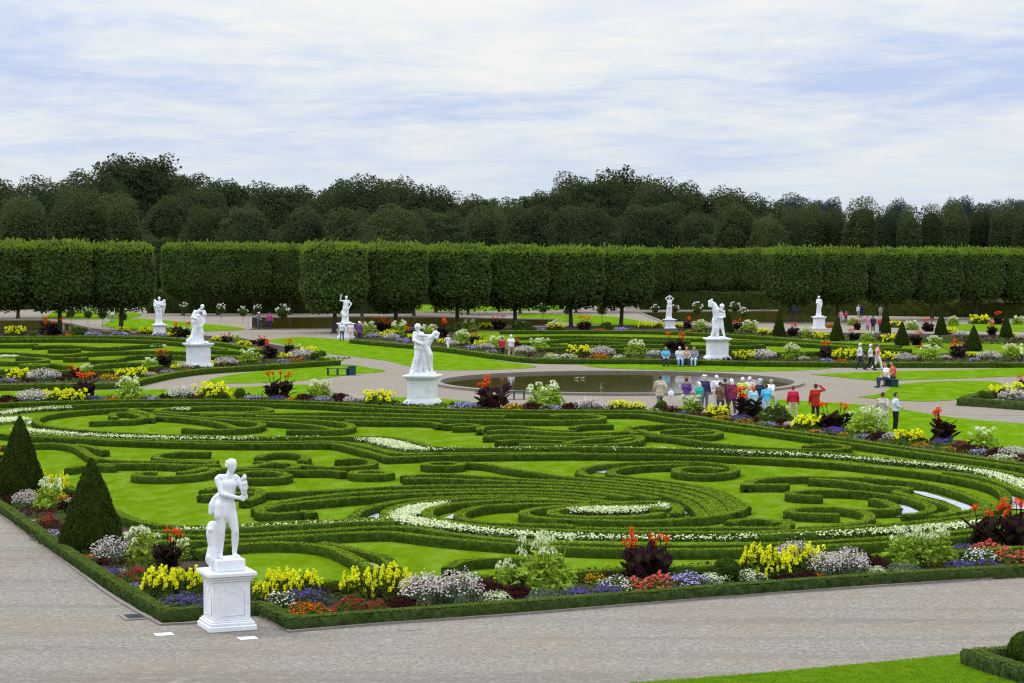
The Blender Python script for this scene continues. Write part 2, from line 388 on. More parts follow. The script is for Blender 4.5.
flat('lawn', [(203, 383.6), (218, 377.5), (256, 371.9), (300, 368), (347, 364.4), (366, 367.5), (386, 371.6), (355, 374.3), (310, 380.2), (256, 383.4)], .012, M['lawn2'])
flat('lawn', [(264, 340.5), (300, 337.2), (340, 339.8), (384, 346), (440, 351.8), (500, 361), (536, 367.6), (490, 369.9), (437, 370.5), (384, 360.6), (330, 354), (290, 346.2)], .012, M['lawn2'])
flat('lawn', [(568, 362.4), (640, 361.9), (704, 362.2), (768, 365), (806, 365.8), (832, 368.2), (800, 370.6), (768, 371.5), (700, 371.5), (640, 369.6), (600, 368)], .012, M['lawn2'])
flat('lawn', [(810, 374.5), (880, 371.8), (960, 370), (1100, 366), (1100, 374), (1024, 376.2), (960, 378.7), (896, 380.6), (880, 381), (832, 376.8)], .012, M['lawn2'])
flat('lawn', [(857, 397.2), (880, 394), (897, 385.5), (920, 382.5), (950, 381.4), (985, 381), (1003, 384.6), (992, 391), (975, 397.5), (950, 400.6), (920, 401.8), (890, 400.2)], .012, M['lawn2'])
flat('lawn', [(762, 399.5), (780, 400), (847, 404), (900, 409.5), (952, 417.7), (1024, 424.2), (1150, 436), (1150, 478), (1024, 460), (940, 448), (860, 438.5), (790, 431), (764, 425)], .012, M['lawn2'])
# the far left and far right parterres and the strips behind
flat('flower_bed_soil', [(-160, 388), (0, 386), (60, 385.4), (122, 384), (148, 379), (178, 373), (214, 369), (256, 366.5), (338, 361.2), (322, 352), (275, 345), (240, 338), (180, 334), (100, 332), (0, 332), (-160, 332)], .012, M['soil'], spline=False)
flat('parterre_lawn', [(-160, 376), (0, 376), (100, 373), (150, 366), (200, 361), (262, 357), (262, 352), (225, 345), (180, 339.5), (120, 337), (0, 337), (-160, 337)], .024, M['lawn'], spline=False)
flat('flower_bed_soil', [(356, 331), (350, 339), (384, 343), (440, 348), (500, 356), (541, 360), (640, 360.4), (768, 363), (896, 363.6), (1150, 363.2), (1150, 336), (1000, 335), (900, 333.5), (840, 333), (770, 331), (700, 325), (640, 325), (520, 328), (450, 325)], .012, M['soil'], spline=False)
flat('parterre_lawn', [(460, 337), (510, 350), (545, 353), (640, 352), (768, 354), (896, 354), (1150, 353), (1150, 344), (960, 343), (860, 340), (768, 338), (700, 334), (640, 333), (520, 333), (480, 331)], .024, M['lawn'], spline=False)
for pts in ([(100, 326), (124, 318.5), (150, 319.5), (210, 324.5), (246, 329.5), (225, 331), (170, 331.5), (130, 330)], [(40, 319), (70, 311.5), (130, 312.5), (118, 319)], [(400, 311.5), (420, 305.5), (560, 304.5), (566, 310), (480, 311)],
            [(520, 318.5), (526, 314), (600, 316), (640, 321), (664, 325.5), (600, 325.5), (560, 322)], [(940, 327), (960, 324.5), (1100, 325.5), (1100, 331), (960, 331)]):
    flat('lawn', pts, .012, M['lawn2'])
# ponds: water set in stone rims
def pond(name, pts, label_rim, spline=True, rim=.35, up=.10):
    flat(name, pts, .010, M['water'], spline=spline)
    c = path(list(pts) + [pts[0]], 0, .8, 2) if spline else path([(p[0], p[1], 1) for p in pts] + [pts[0]], 0, .8, 0)
    rimmesh(c, rim, up).name = 'stone_rim'
def rimmesh(c, w, h):
    n, t = normals2(c); mb = MB(); k = len(c)
    cen = c.mean(0); sgn = np.sign(np.mean(np.sum((c - cen) * n, 1)))
    o2 = c + n * w * sgn
    L = np.concatenate([np.c_[c, np.full(k, -.01)], np.c_[c, np.full(k, h)], np.c_[o2, np.full(k, h)], np.c_[o2, np.full(k, -.01)]])
    i = np.arange(k - 1)
    F = np.concatenate([np.stack([i + a * k, i + 1 + a * k, i + 1 + (a + 1) * k, i + (a + 1) * k], 1) for a in range(3)])
    mb.add(L, F); o = mb.build('stone_rim', M['kerb']); o['kind'] = 'structure'; return o
px, py = G(617, 383.3)
ang = np.linspace(0, 2 * math.pi, 97); PR = 11.1
circ = np.stack([px + PR * np.cos(ang), py + PR * .97 * np.sin(ang)], 1)
bm = bmesh.new(); f = bm.faces.new([bm.verts.new((x, y, .012)) for x, y in circ[:-1]]); me = bpy.data.meshes.new('pond_water'); bm.to_mesh(me); bm.free()
link('pond_water', me, M['water'])['kind'] = 'structure'
rimmesh(circ, .55, .16)
for pts in ([(-60, 332), (46, 331.5), (104, 331.5), (70, 324), (46, 320.5), (-60, 320.8)], [(252, 317.8), (345, 317.2), (440, 317.3), (556, 320), (545, 325.8), (500, 327), (384, 329), (252, 330)],
            [(640, 312.6), (770, 311), (838, 313.5), (842, 322.5), (770, 323.5), (664, 322)]):
    pond('pond_water', pts, '', spline=False)
# white marble gravel between hedges
for pts in ([(26, 423), (33, 421.6), (34, 425), (27, 425)], [(366, 519), (373, 515.5), (379, 513), (379, 519.5)], [(445, 520), (452, 516.5), (459, 514.5), (460, 521.5)],
            [(595, 474), (603, 471), (609, 470), (609, 474.6)], [(679, 508), (686, 509.2), (696, 511.5), (688, 515.5), (680, 517)], [(872, 519), (894, 518.5), (905, 519), (919, 513.5), (905, 507), (899, 506.5), (900, 511), (872, 513.5)],
            [(908, 492.3), (925, 494), (950, 501.5), (968, 507), (976, 511), (972, 513.8), (960, 514), (958, 509), (945, 503), (925, 498)],
            [(998, 491.5), (1004, 492.5), (1012, 498), (1030, 505), (1050, 510), (1050, 514), (1030, 511.5), (1006, 510.5), (1008, 500)],
            [(362, 563), (370, 560), (384, 562), (390, 570), (378, 571), (368, 570)]):
    flat('white_gravel', pts, .036, M['white_gravel'], spline=False)
# ------------------------------------------------------------------ bodies: tapered limbs fused into one skin
def capsules(mb, caps, k=10):
    for p0, r0, p1, r1 in caps:
        p0 = np.asarray(p0, float); p1 = np.asarray(p1, float)
        if np.linalg.norm(p1 - p0) > 1e-4: tube(mb, [p0, p1], [r0, r1], k, cap=True)
        ball(mb, p0, r0, ICO1 if r0 < .03 else ICO2); ball(mb, p1, r1, ICO1 if r1 < .03 else ICO2)
def fuse(name, caps, voxel, extra=None, smooth=4, fac=.5):
    """one continuous surface out of tapered limbs"""
    mb = MB(); capsules(mb, caps)
    if extra: extra(mb)
    me = mb.mesh(name + '_raw'); o = bpy.data.objects.new(name, me); COL.objects.link(o)
    m = o.modifiers.new('r', 'REMESH'); m.mode = 'VOXEL'; m.voxel_size = voxel
    if smooth: s = o.modifiers.new('s', 'SMOOTH'); s.iterations = smooth; s.factor = fac
    dg = bpy.context.evaluated_depsgraph_get(); dg.update(); out = bpy.data.meshes.new_from_object(o.evaluated_get(dg))
    bpy.data.objects.remove(o); bpy.data.meshes.remove(me); out.name = name
    out.polygons.foreach_set('use_smooth', np.ones(len(out.polygons), bool)); return out
def chain(ps, rs): return [(ps[i], rs[i], ps[i + 1], rs[i + 1]) for i in range(len(ps) - 1)]
def hand(w, d, s=1.0, curl=.5, side=1, r=.0105):
    """palm, four unequal bent fingers and a thumb from wrist w along direction d"""
    w = np.asarray(w, float); d = nrm(np.asarray(d, float)); a = np.cross(d, [0, -1, .2]); a = a / max(np.linalg.norm(a), 1e-6); n = np.cross(a, d); c = []
    pe = w + d * .075 * s
    for o in (-.025, 0, .025): c.append((w + a * o * .6 * s, .019 * s, pe + a * o * s, .017 * s))
    for o, L in zip((-.036, -.012, .012, .034), (.062, .078, .082, .07)):
        b = pe + a * o * s; k = b + d * L * .55 * s; e = k + (d * (1 - curl) + n * curl) * L * .5 * s; c += chain([b, k, e], [r * 1.1 * s, r * s, r * .9 * s])
    b = w + a * .028 * side * s + d * .02 * s; k = b + (a * side * .7 + d * .7) * .04 * s; c += chain([b, k, k + (d * .9 + n * .3) * .03 * s], [.014 * s, .012 * s, .010 * s]); return c
def skeleton(pose):
    J = dict(hl=(-.09, 0, .88), hr=(.09, 0, .88), kl=(-.10, -.01, .48), kr=(.10, -.01, .48), al=(-.105, .02, .08), ar=(.105, .02, .08), tl=(-.13, -.15, .03), tr=(.13, -.15, .03),
             pv=(0, 0, .92), ch=(0, 0, 1.24), nk=(0, .01, 1.44), hd=(0, -.015, 1.60), sl=(-.18, 0, 1.38), sr=(.18, 0, 1.38), el=(-.24, .03, 1.10), er=(.24, .03, 1.10), wl=(-.25, -.06, .87), wr=(.25, -.06, .87))
    J.update(POSES[pose]); return {k: np.array(v, float) for k, v in J.items()}
POSES = {
 'stand': {}, 'stand_wide': dict(kl=(-.13, -.01, .48), kr=(.12, -.01, .48), al=(-.16, .02, .08), ar=(.13, .0, .08), tl=(-.20, -.14, .03), tr=(.16, -.16, .03)),
 'walk': dict(kl=(-.09, -.16, .52), al=(-.09, -.24, .09), tl=(-.10, -.40, .05), kr=(.09, .06, .49), ar=(.09, .30, .14), tr=(.10, .20, .03), el=(-.24, .14, 1.13), wl=(-.24, .12, .88), er=(.24, -.05, 1.11), wr=(.23, -.22, .92)),
 'akimbo': dict(el=(-.36, .06, 1.14), wl=(-.17, -.04, .98), er=(.36, .06, 1.14), wr=(.17, -.04, .98)),
 'camera': dict(el=(-.26, -.10, 1.18), wl=(-.09, -.26, 1.42), er=(.26, -.10, 1.18), wr=(.09, -.26, 1.42)),
 'raised': dict(el=(-.40, -.05, 1.42), wl=(-.20, -.12, 1.62), er=(.25, .03, 1.10), wr=(.24, -.08, .87)),
 'hands_front': dict(el=(-.23, -.02, 1.10), wl=(-.05, -.22, 1.04), er=(.23, -.02, 1.10), wr=(.05, -.22, 1.04)),
 'sit': dict(hl=(-.10, 0, .52), hr=(.10, 0, .52), pv=(0, .02, .55), ch=(0, -.02, .88), nk=(0, -.05, 1.08), hd=(0, -.09, 1.24), sl=(-.18, -.03, 1.02), sr=(.18, -.03, 1.02), kl=(-.12, -.43, .50), kr=(.12, -.43, .50), al=(-.12, -.40, .08), ar=(.12, -.46, .08), tl=(-.13, -.57, .03), tr=(.13, -.63, .03), el=(-.24, -.08, .76), wl=(-.13, -.28, .62), er=(.24, -.08, .76), wr=(.13, -.28, .62)),
}
def person_parts(pose, sleeve='long', bottom='trousers', hair='short', hatted=False):
    J = skeleton(pose); B = []; up = nrm(J['hd'] - J['nk']); f = np.array([0, -1, 0])
    def torso(g):
        P, Cc, N = J['pv'], J['ch'], J['nk']; s = np.array([1, 0, 0]); w = (P + Cc) / 2
        c = [(P - s * .07, .105 + g, P + s * .07, .105 + g), (w - s * .05, .10 + g, w + s * .05, .10 + g), (Cc - s * .075, .115 + g, Cc + s * .075, .115 + g), (J['sl'] * .85 + N * .15 - [0, 0, .02], .062 + g, J['sr'] * .85 + N * .15 - [0, 0, .02], .062 + g)]
        for o in (-.06, 0, .06): c += chain([P + s * o, w + s * o * .8, Cc + s * o * 1.2], [.10 + g, .095 + g, .11 + g])
        return c
    def arm(sd, g, full):
        S, E, Wr = J['s' + sd], J['e' + sd], J['w' + sd]
        return chain([S, E, Wr], [.050 + g, .038 + g, .027 + g]) if full else [(S, .052 + g, S * .35 + E * .65, .047 + g)]
    def leg(sd, g): return chain([J['h' + sd], J['k' + sd], J['a' + sd]], [.085 + g, .057 + g, .038 + g])
    Hh = J['hd']; B += torso(0)
    for sd in 'lr':
        B += arm(sd, 0, True) + leg(sd, 0) + hand(J['w' + sd], J['w' + sd] - J['e' + sd], 1.0, .45, 1 if sd == 'l' else -1)
        B += [(J['a' + sd] - [0, 0, .03], .038, J['t' + sd], .03)]
    B += [(J['nk'] - [0, 0, .05], .055, Hh - up * .04, .048), (Hh - up * .045, .066, Hh + up * .03, .088), (Hh - up * .06 + f * .035, .045, Hh - up * .085 + f * .045, .032), (Hh + up * .02 + f * .02, .08, Hh + up * .035 - f * .02, .085)]
    B += [(Hh - up * .005 + f * .088, .010, Hh - up * .035 + f * .104, .014), (Hh + up * .022 + f * .08 + [-.03, 0, 0], .012, Hh + up * .022 + f * .08 + [.03, 0, 0], .012), (Hh - up * .065 + f * .08 + [-.016, 0, 0], .009, Hh - up * .065 + f * .08 + [.016, 0, 0], .009)]
    for e in (-1, 1): B.append((Hh + [.085 * e, 0, 0] + up * .01, .018, Hh + [.088 * e, .005, 0] - up * .03, .012))
    body = fuse('body', B, .0155, None, 2)
    out = {'body': body}
    top = torso(.018)[:]; 
    for sd in 'lr': top += arm(sd, .014, sleeve == 'long')
    if sleeve == 'coat':
        for sd in 'lr': top += arm(sd, .018, True)
        p = J['pv']; top += [(p + [-.08, 0, -.18], .13, p + [.08, 0, -.18], .13), (p + [-.07, 0, -.05], .13, p + [.07, 0, -.05], .13)]
    out['shirt' if sleeve != 'coat' else 'jacket'] = fuse('shirt', top, .022)
    if bottom == 'skirt':
        p = J['pv']; bt = [(p + [-.06, 0, 0], .125, p + [.06, 0, 0], .125)] + [(p + [o * .7, 0, 0], .12, p + [o, 0, -.40], .12) for o in (-.10, 0, .10)]
    else:
        bt = [(J['pv'] + [-.06, 0, -.03], .118, J['pv'] + [.06, 0, -.03], .118)]
        for sd in 'lr': bt += leg(sd, .017)
    out['skirt' if bottom == 'skirt' else 'trousers'] = fuse('trousers', bt, .022)
    sh = []
    for sd in 'lr': out['shoe' + sd] = fuse('shoe', [(J['a' + sd] - [0, 0, .035], .048, J['t' + sd], .036)], .018)
    hr = [(Hh + up * .03 - f * .025, .090, Hh + up * .055 - f * .005, .082), (Hh - up * .01 - f * .045, .075, Hh + up * .03 - f * .03, .085)]
    if hair == 'long': hr += [(Hh - f * .05, .085, J['nk'] - f * .06 + up * .02, .065)]
    out['hair'] = fuse('hair', hr, .017)
    for e, sd in ((-1, 'l'), (1, 'r')):
        mb = MB(); ball(mb, Hh + up * .012 + f * .086 + [.032 * e, 0, 0], .011, ICO1); out['eye' + sd] = mb.mesh('eye')
    if hatted:
        mb = MB(); tube(mb, [Hh + up * .07, Hh + up * .15], [.105, .085], 14); tube(mb, [Hh + up * .068, Hh + up * .078], [.16, .155], 16); out['hat'] = mb.mesh('hat')
    return out
CLOTH = {}
def cloth(c, rough=.85):
    c = tuple(c)
    if c not in CLOTH: CLOTH[c] = plain('cloth', c, rough, .12, 7.0, .15, .15)
    return CLOTH[c]
SKIN = plain('skin', (.52, .30, .21), .55, .06, 8.0)
DARKEYE = plain('eye', (.02, .015, .012), .3, .05, 4)
PCACHE = {}
def person(u, v, hpx, yaw, label, pose='stand', top=(.5, .5, .5), bot=(.05, .05, .07), hair=(.05, .035, .025), sleeve='long', bottom='trousers', hs='short', hat=None, shoes=(.03, .03, .03), group=None, z=0.0, kid=1.0):
    key = (pose, sleeve, bottom, hs, hat is not None)
    if key not in PCACHE: PCACHE[key] = person_parts(*key)
    x, y = G(u, v, z); s = hpx / ppm(v) / (1.70 if pose != 'sit' else 1.34)
    rt = empty('person', (x, y, z), math.radians(yaw), (s * 1.12, s * 1.12, s)); tag(rt, label, 'person', group)
    for nm, me in PCACHE[key].items():
        nm = {'shoel': 'shoe', 'shoer': 'shoe', 'eyel': 'eye', 'eyer': 'eye'}.get(nm, nm); o = link(nm, me, None, rt)
        mt = {'body': SKIN, 'shirt': cloth(top), 'jacket': cloth(top), 'trousers': cloth(bot), 'skirt': cloth(bot), 'shoe': cloth(shoes), 'hair': cloth(hair), 'eye': DARKEYE, 'hat': cloth(hat) if hat else None}[nm]
        if not me.materials: me.materials.append(SKIN)
        o.material_slots[0].link = 'OBJECT'; o.material_slots[0].material = mt
    return rt
WHT, GRY, NAVY, BLK, KHAKI = (.78, .78, .80), (.35, .35, .37), (.03, .04, .09), (.02, .02, .025), (.42, .36, .26)
HW, HB, HG = (.72, .70, .68), (.06, .04, .025), (.35, .33, .30)
A = 180  # facing away from the camera
GR = 'visitors in the group at the pool'
person(660, 409.5, 34, A + 12, 'man in beige jacket and grey trousers walking along the pool rim alone', 'walk', (.55, .46, .32), (.16, .14, .12), HB, 'coat', hs='short')
person(686.5, 411, 33, A - 38, 'person in purple jacket at the left end of the group at the pool', 'hands_front', (.13, .05, .22), (.25, .25, .30), HB, group=GR)
person(699, 413, 31, A + 35, 'white-haired person in turquoise top with grey backpack, pool group', 'stand', (.04, .42, .34), (.20, .22, .26), HW, 'short', hs='long', group=GR)
person(704.5, 409.5, 34, A - 20, 'person with white hat and navy jacket behind the turquoise top', 'stand', (.05, .04, .10), (.14, .14, .20), HW, hat=(.75, .72, .70), group=GR)
person(716.5, 408.5, 33, A + 30, 'white-haired person in white shirt behind the brown jacket, pool group', 'hands_front', WHT, (.6, .6, .58), HW, group=GR)
person(720, 413, 31, A - 30, 'brown-jacketed person with dark shorts in the pool group', 'walk', (.17, .09, .055), (.05, .06, .09), HB, 'coat', group=GR)
person(725, 410.5, 32, A - 8, 'person in dark brown coat squeezed behind the brown jacket', 'stand', (.06, .035, .03), (.05, .04, .04), HB, 'coat', group=GR)
person(731.5, 413, 34, A + 18, 'white-haired woman in maroon cardigan with black bag, pool group', 'stand_wide', (.20, .03, .085), (.06, .06, .07), HW, 'coat', hs='long', group=GR)
person(742.5, 412.5, 35, A - 22, 'white-haired woman in lime green top and orange-red skirt', 'akimbo', (.55, .60, .10), (.62, .10, .03), HW, 'short', 'skirt', group=GR)
person(749.5, 410, 33, A - 40, 'white-haired person in patterned pale shirt behind the red ponytail', 'camera', (.62, .55, .58), (.5, .5, .5), HW, 'short', group=GR)
person(753, 418, 32, A + 28, 'red-haired woman with ponytail in light blue top and trousers', 'stand', (.42, .68, .80), (.45, .66, .76), (.62, .10, .02), 'coat', hs='long', group=GR)
person(760, 413, 33.5, A - 35, 'person in dark vest over pale blue cap, middle of the pool group', 'hands_front', (.03, .035, .06), (.10, .14, .24), HW, hat=(.45, .72, .80), group=GR)
person(766, 417.5, 33, A + 22, 'person in bright blue shirt and pale shorts at the pool', 'hands_front', (.09, .55, .85), (.55, .66, .72), HB, 'short', group=GR)
person(771, 411.5, 32, A - 50, 'person in white shirt at the right end of the pool group', 'walk', (.72, .74, .76), (.5, .52, .52), HG, group=GR)
person(793, 419.5, 33.5, A - 4, 'woman in red top and beige trousers, left of the two in red', 'stand_wide', (.55, .02, .05), (.58, .46, .36), (.18, .05, .03), hs='short')
person(815.5, 420.5, 36.5, A + 8, 'man in dark red jacket raising a hand to his head', 'raised', (.42, .025, .018), (.025, .025, .03), HB, 'coat')
person(882.5, 431, 38.5, A - 25, 'man in tan jacket and white trousers behind the pool-side bed', 'walk', (.48, .43, .36), (.74, .73, .70), HB, 'coat')
person(895.5, 431, 38.5, 100, 'man in pale blue shirt and black trousers facing the tan jacket', 'hands_front', (.55, .62, .72), BLK, HB)
T = 'three women walking past the far right bed'
person(860, 369.4, 26, 70, 'woman in white vest and dark trousers, first of three walking right', 'walk', (.66, .70, .76), (.03, .035, .06), HW, 'short', group=T)
person(870.5, 370.4, 26.2, 80, 'woman in pale top and black trousers between the white vest and the pink shirt', 'walk', (.62, .66, .70), BLK, HW, 'short', group=T)
person(877.5, 370, 26.4, 95, 'woman in pink shirt and white trousers, last of three walking', 'walk', (.70, .30, .33), (.80, .79, .78), (.10, .04, .03), 'short', group=T)
person(867.5, 332.3, 16.2, 20, 'woman in pink jacket stretching an arm between far beds', 'raised', (.60, .24, .38), (.25, .12, .2), HB, 'coat')
person(873, 331.8, 16, A, 'person in dark navy clothes between the pink and the red jacket', 'stand', (.03, .03, .05), BLK, HB)
person(880.5, 332.4, 15.6, A, 'person in red jacket and dark blue trousers by the small cone', 'stand', (.55, .06, .08), NAVY, HG)
person(840.8, 323, 12.4, 10, 'distant person in pink top pushing along the far path', 'walk', (.65, .30, .32), GRY, HB)
person(846, 323.2, 12.4, -20, 'distant person in red and black on the far path', 'walk', (.40, .06, .10), BLK, HB)
person(861, 317.5, 13.4, A, 'distant person in navy coat on the far path before the hornbeam hedge', 'stand', (.02, .03, .06), NAVY, HB, 'coat')
person(858.6, 317.5, 12.6, A, 'distant person in white shirt beside the navy coat', 'stand', WHT, GRY, HG)
person(888.4, 311.5, 11.6, A, 'distant person in white shirt above the small yew cone', 'stand', WHT, (.2, .25, .4), HB)
person(880.6, 317, 11, A, 'distant person in grey clothes left of the small yew cone', 'stand', GRY, GRY, HB)
person(795.6, 316, 12.4, A, 'distant person in blue jacket behind the far right trunk', 'stand', (.04, .06, .28), NAVY, HB)
person(1021.5, 364.4, 20.5, 70, 'white-haired person in lime vest and black trousers at the right edge', 'stand', (.58, .70, .22), BLK, HW)
T = 'three people strolling by the dancing statue'
person(341.8, 341, 19.4, A, 'man in white shirt and grey-blue jeans below the dancing statue', 'walk', (.62, .64, .74), (.10, .11, .17), HW, 'short', group=T)
person(350.8, 341.2, 19, A + 8, 'woman in pale pink clothes between the jeans and the purple coat', 'stand', (.70, .58, .62), (.66, .50, .46), HW, 'short', group=T)
person(359.2, 340.4, 19, A - 6, 'person in purple coat beside the dancing statue pedestal', 'stand', (.13, .06, .20), (.05, .03, .09), HW, 'coat', group=T)
person(258.8, 329.6, 17, 60, 'person in grey with a pale sunhat pushing the stroller', 'hands_front', (.14, .16, .20), (.10, .11, .14), HB, hat=(.6, .58, .5))
person(269.6, 329.8, 17.8, A, 'woman in magenta top and navy trousers by the long pond', 'stand', (.42, .05, .22), (.035, .04, .10), HB, 'short')
person(448, 351, 16, 30, 'child in pale blue and white on the path, middle', 'walk', (.62, .66, .76), (.68, .66, .66), HG, 'short')
person(502.4, 359, 22, 200, 'woman in crimson top and dark trousers walking on the diagonal path', 'walk', (.42, .025, .07), (.03, .025, .03), (.12, .05, .02), 'short')
person(511, 359, 24.2, 160, 'man in white shirt with backpack and shorts on the diagonal path', 'walk', (.72, .70, .72), (.35, .28, .2), HW, 'short')
person(112.4, 322.6, 15, A, 'man in white shirt and grey trousers on the far left path', 'stand', (.78, .78, .76), (.25, .25, .30), HB, 'short')
person(105.8, 322, 14, A + 15, 'person in white top half hidden by the white shrubs', 'stand', (.76, .74, .70), (.6, .6, .55), HG, 'short')
SG = 'people seated on the bench by the pool'
for u, lab, c1, c2, hr, yw in [(665.8, 'man in sky blue shirt and dark shorts seated apart on the bench', (.10, .48, .75), (.06, .05, .05), HB, 0), (679.4, 'white-haired woman in pale top and light blue skirt seated on the bench', (.66, .66, .72), (.30, .45, .72), HW, 5),
                               (686.6, 'red-haired person in tan jacket and navy trousers seated on the bench', (.55, .40, .30), (.035, .04, .10), (.40, .12, .04), -5), (694.2, 'person in grey lilac jacket with pale blue bag, last on the bench', (.30, .25, .36), (.45, .58, .70), (.18, .14, .2), -12)]:
    person(u, 366.4, 19.6, yw, lab, 'sit', c1, c2, hr, 'short' if c1[2] > .7 else 'long', group=SG)
person(886.6, 387.4, 24.5, -75, 'man in white shirt bending forward on the teal bench', 'sit', WHT, (.05, .06, .09), (.3, .12, .08), 'short')
person(893.4, 386.2, 24.5, -80, 'person in orange-red shirt behind the white shirt on the teal bench', 'sit', (.62, .10, .045), (.06, .06, .08), HB, 'short')
# ------------------------------------------------------------------ statues
def statue(u, v, zped, hm, yaw, label, caps, plinth, blobs=None, vox=.022):
    """white figure (one fused body) with its plinth, standing on the pedestal"""
    x, y = G(u, v); s = hm / 1.7; rt = empty('marble_statue', (x, y, zped), math.radians(yaw)); tag(rt, label, 'statue', 'white garden statues')
    pw, pd, ph = plinth; mb = MB(); box(mb, (0, 0, ph / 2), (pw, pd, ph), 0, 0, .02); mb.build('plinth', M['white_stone'], rt)
    cs = [(np.asarray(a) * s + [0, 0, ph - .02], r0 * s, np.asarray(b) * s + [0, 0, ph - .02], r1 * s) for a, r0, b, r1 in caps]
    me = fuse('figure', cs, vox, None, 2); link('figure', me, M['white_stone'], rt); return rt
fat = lambda cs, k: [(a, r * k, b, q * k) if max(r, q) > .03 else (a, r, b, q) for a, r, b, q in cs]
def pedestal(u, v, w, h, yaw, label, panel=True):
    x, y = G(u, v); rt = empty('statue_pedestal', (x, y, 0), math.radians(yaw)); tag(rt, label, 'pedestal', 'white statue pedestals')
    mb = MB(); box(mb, (0, 0, h * .05), (w, w, h * .10), 0, 0, .02); box(mb, (0, 0, h * .125), (w * .93, w * .93, h * .05), 0, 0, .015); box(mb, (0, 0, h * .165), (w * .86, w * .86, h * .03), 0, 0, .01); mb.build('base', M['white_stone'], rt)
    dw = w * .78; mb = MB(); box(mb, (0, 0, h * .51), (dw, dw, h * .66), 0, 0, .012); die_ = mb.build('die', M['white_stone'], rt)
    if panel:
        for a in range(4):
            an = a * math.pi / 2; cx, cy = math.sin(an) * (dw / 2 + .004), -math.cos(an) * (dw / 2 + .004); mb = MB(); q_ = dw * .34; zt, zb = h * .74, h * .26; pts = []
            P = [(-q_, zb), (q_, zb), (q_, zt - h * .06), (q_ * .6, zt - h * .01), (q_ * .3, zt - h * .07), (0, zt - h * .10), (-q_ * .3, zt - h * .07), (-q_ * .6, zt - h * .01), (-q_, zt - h * .06), (-q_, zb)]
            tube(mb, [(cx + math.cos(an) * p, cy + math.sin(an) * p, zz) for p, zz in P], .007, 5); mb.build('panel_moulding', M['white_stone'], die_)
    mb = MB(); box(mb, (0, 0, h * .865), (w * .84, w * .84, h * .05), 0, 0, .012); box(mb, (0, 0, h * .91), (w * .93, w * .93, h * .045), 0, 0, .015); box(mb, (0, 0, h * .966), (w * 1.02, w * 1.02, h * .066), 0, 0, .014); mb.build('cornice', M['white_stone'], rt); return rt
def head(c, r=.085, t=(0, 0, 1), face=(0, -1, 0), curls=False, lo=(.0, 0, 0)):
    c = np.asarray(c, float); t = nrm(np.asarray(t, float)); f = nrm(np.asarray(face, float)); o = [(c - t * .04, r * .8, c + t * .03, r), (c - t * .06 + f * .035, .042, c - t * .085 + f * .045, .03), (c + f * .09, .010, c - t * .03 + f * .102, .014), (c + t * .02 + f * .078 - np.cross(f, t) * .03, .013, c + t * .02 + f * .078 + np.cross(f, t) * .03, .013), (c - t * .062 + f * .078 - np.cross(f, t) * .015, .010, c - t * .062 + f * .078 + np.cross(f, t) * .015, .010)]
    if curls:
        for k in range(16):
            a = k * .8; e = k / 16; p = c + t * (.0 + .10 * e) - f * .02 + (np.cross(f, t) * math.cos(a) + f * math.sin(a) * -.8) * .095 * math.sqrt(1 - (e * .8) ** 2); o.append((p, .03, p + t * .01, .028))
    else: o.append((c + t * .03 - f * .03, .088, c + t * .06 - f * .02, .07))
    return o
# 1: youth with a cup of grapes, cloak tied at the hip, leaning on a stump
S1 = head((.085, -.04, 1.555), .098, face=(.35, -1, -.1), curls=True) + chain([(.05, -.01, 1.38), (.075, -.02, 1.49)], [.068, .058]) + [((-.13, 0, 1.36), .065, (.17, 0, 1.35), .06), ((-.05, -.01, 1.24), .115, (.08, -.01, 1.24), .11), ((-.07, 0, 1.06), .112, (.04, 0, 1.07), .108), ((-.12, 0, .90), .125, (.03, 0, .90), .12)] + [c for o in (-.05, .05) for c in chain([(o - .04, 0, .92), (o, -.01, 1.08), (o + .015, -.015, 1.24), (o * 1.4 + .02, 0, 1.34)], [.115, .108, .115, .075])]
S1 += chain([(-.11, 0, .88), (-.115, -.02, .66), (-.11, -.03, .46), (-.115, .02, .32), (-.12, .02, .06)], [.12, .10, .07, .072, .042]) + [((-.12, 0, .04), .045, (-.14, -.16, .025), .032)] + chain([(.05, 0, .87), (.09, -.05, .66), (.13, -.09, .47), (.145, -.03, .33), (.15, .03, .08)], [.115, .098, .068, .07, .042]) + [((.15, .02, .05), .045, (.19, -.13, .028), .032)]
S1 += chain([(-.17, 0, 1.34), (-.13, -.12, 1.10), (.17, -.23, 1.03)], [.058, .046, .032]) + hand((.17, -.23, 1.03), (.9, -.15, .25), 1.1, .5, 1, .011) + chain([(.20, 0, 1.33), (.27, -.12, 1.14), (.27, -.24, 1.12)], [.055, .042, .032]) + hand((.25, -.22, 1.12), (.2, -.4, .9), 1.1, .5, -1, .011)
S1 += [((.25, -.24, 1.12), .05, (.25, -.24, 1.20), .075)] + [((.25 + .05 * math.cos(k * 1.1) * (1 - k / 14), -.24 + .05 * math.sin(k * 1.1), 1.20 + .017 * k), .038, (.25 + .05 * math.cos(k * 1.1) * (1 - k / 14), -.24 + .05 * math.sin(k * 1.1), 1.21 + .017 * k), .036) for k in range(12)]
S1 += [((-.14 + .05 * k, -.03 + .02 * math.sin(k * 2), .90), .10, (-.17 + .062 * k, -.05 + .03 * math.sin(k * 2), .72 + .02 * math.cos(k * 3)), .085) for k in range(5)] + chain([(-.20, .04, 1.02), (-.25, .05, .90), (-.29, .04, .78)], [.05, .075, .045]) + chain([(-.12, .05, 1.08), (-.22, .05, .98)], [.05, .06])
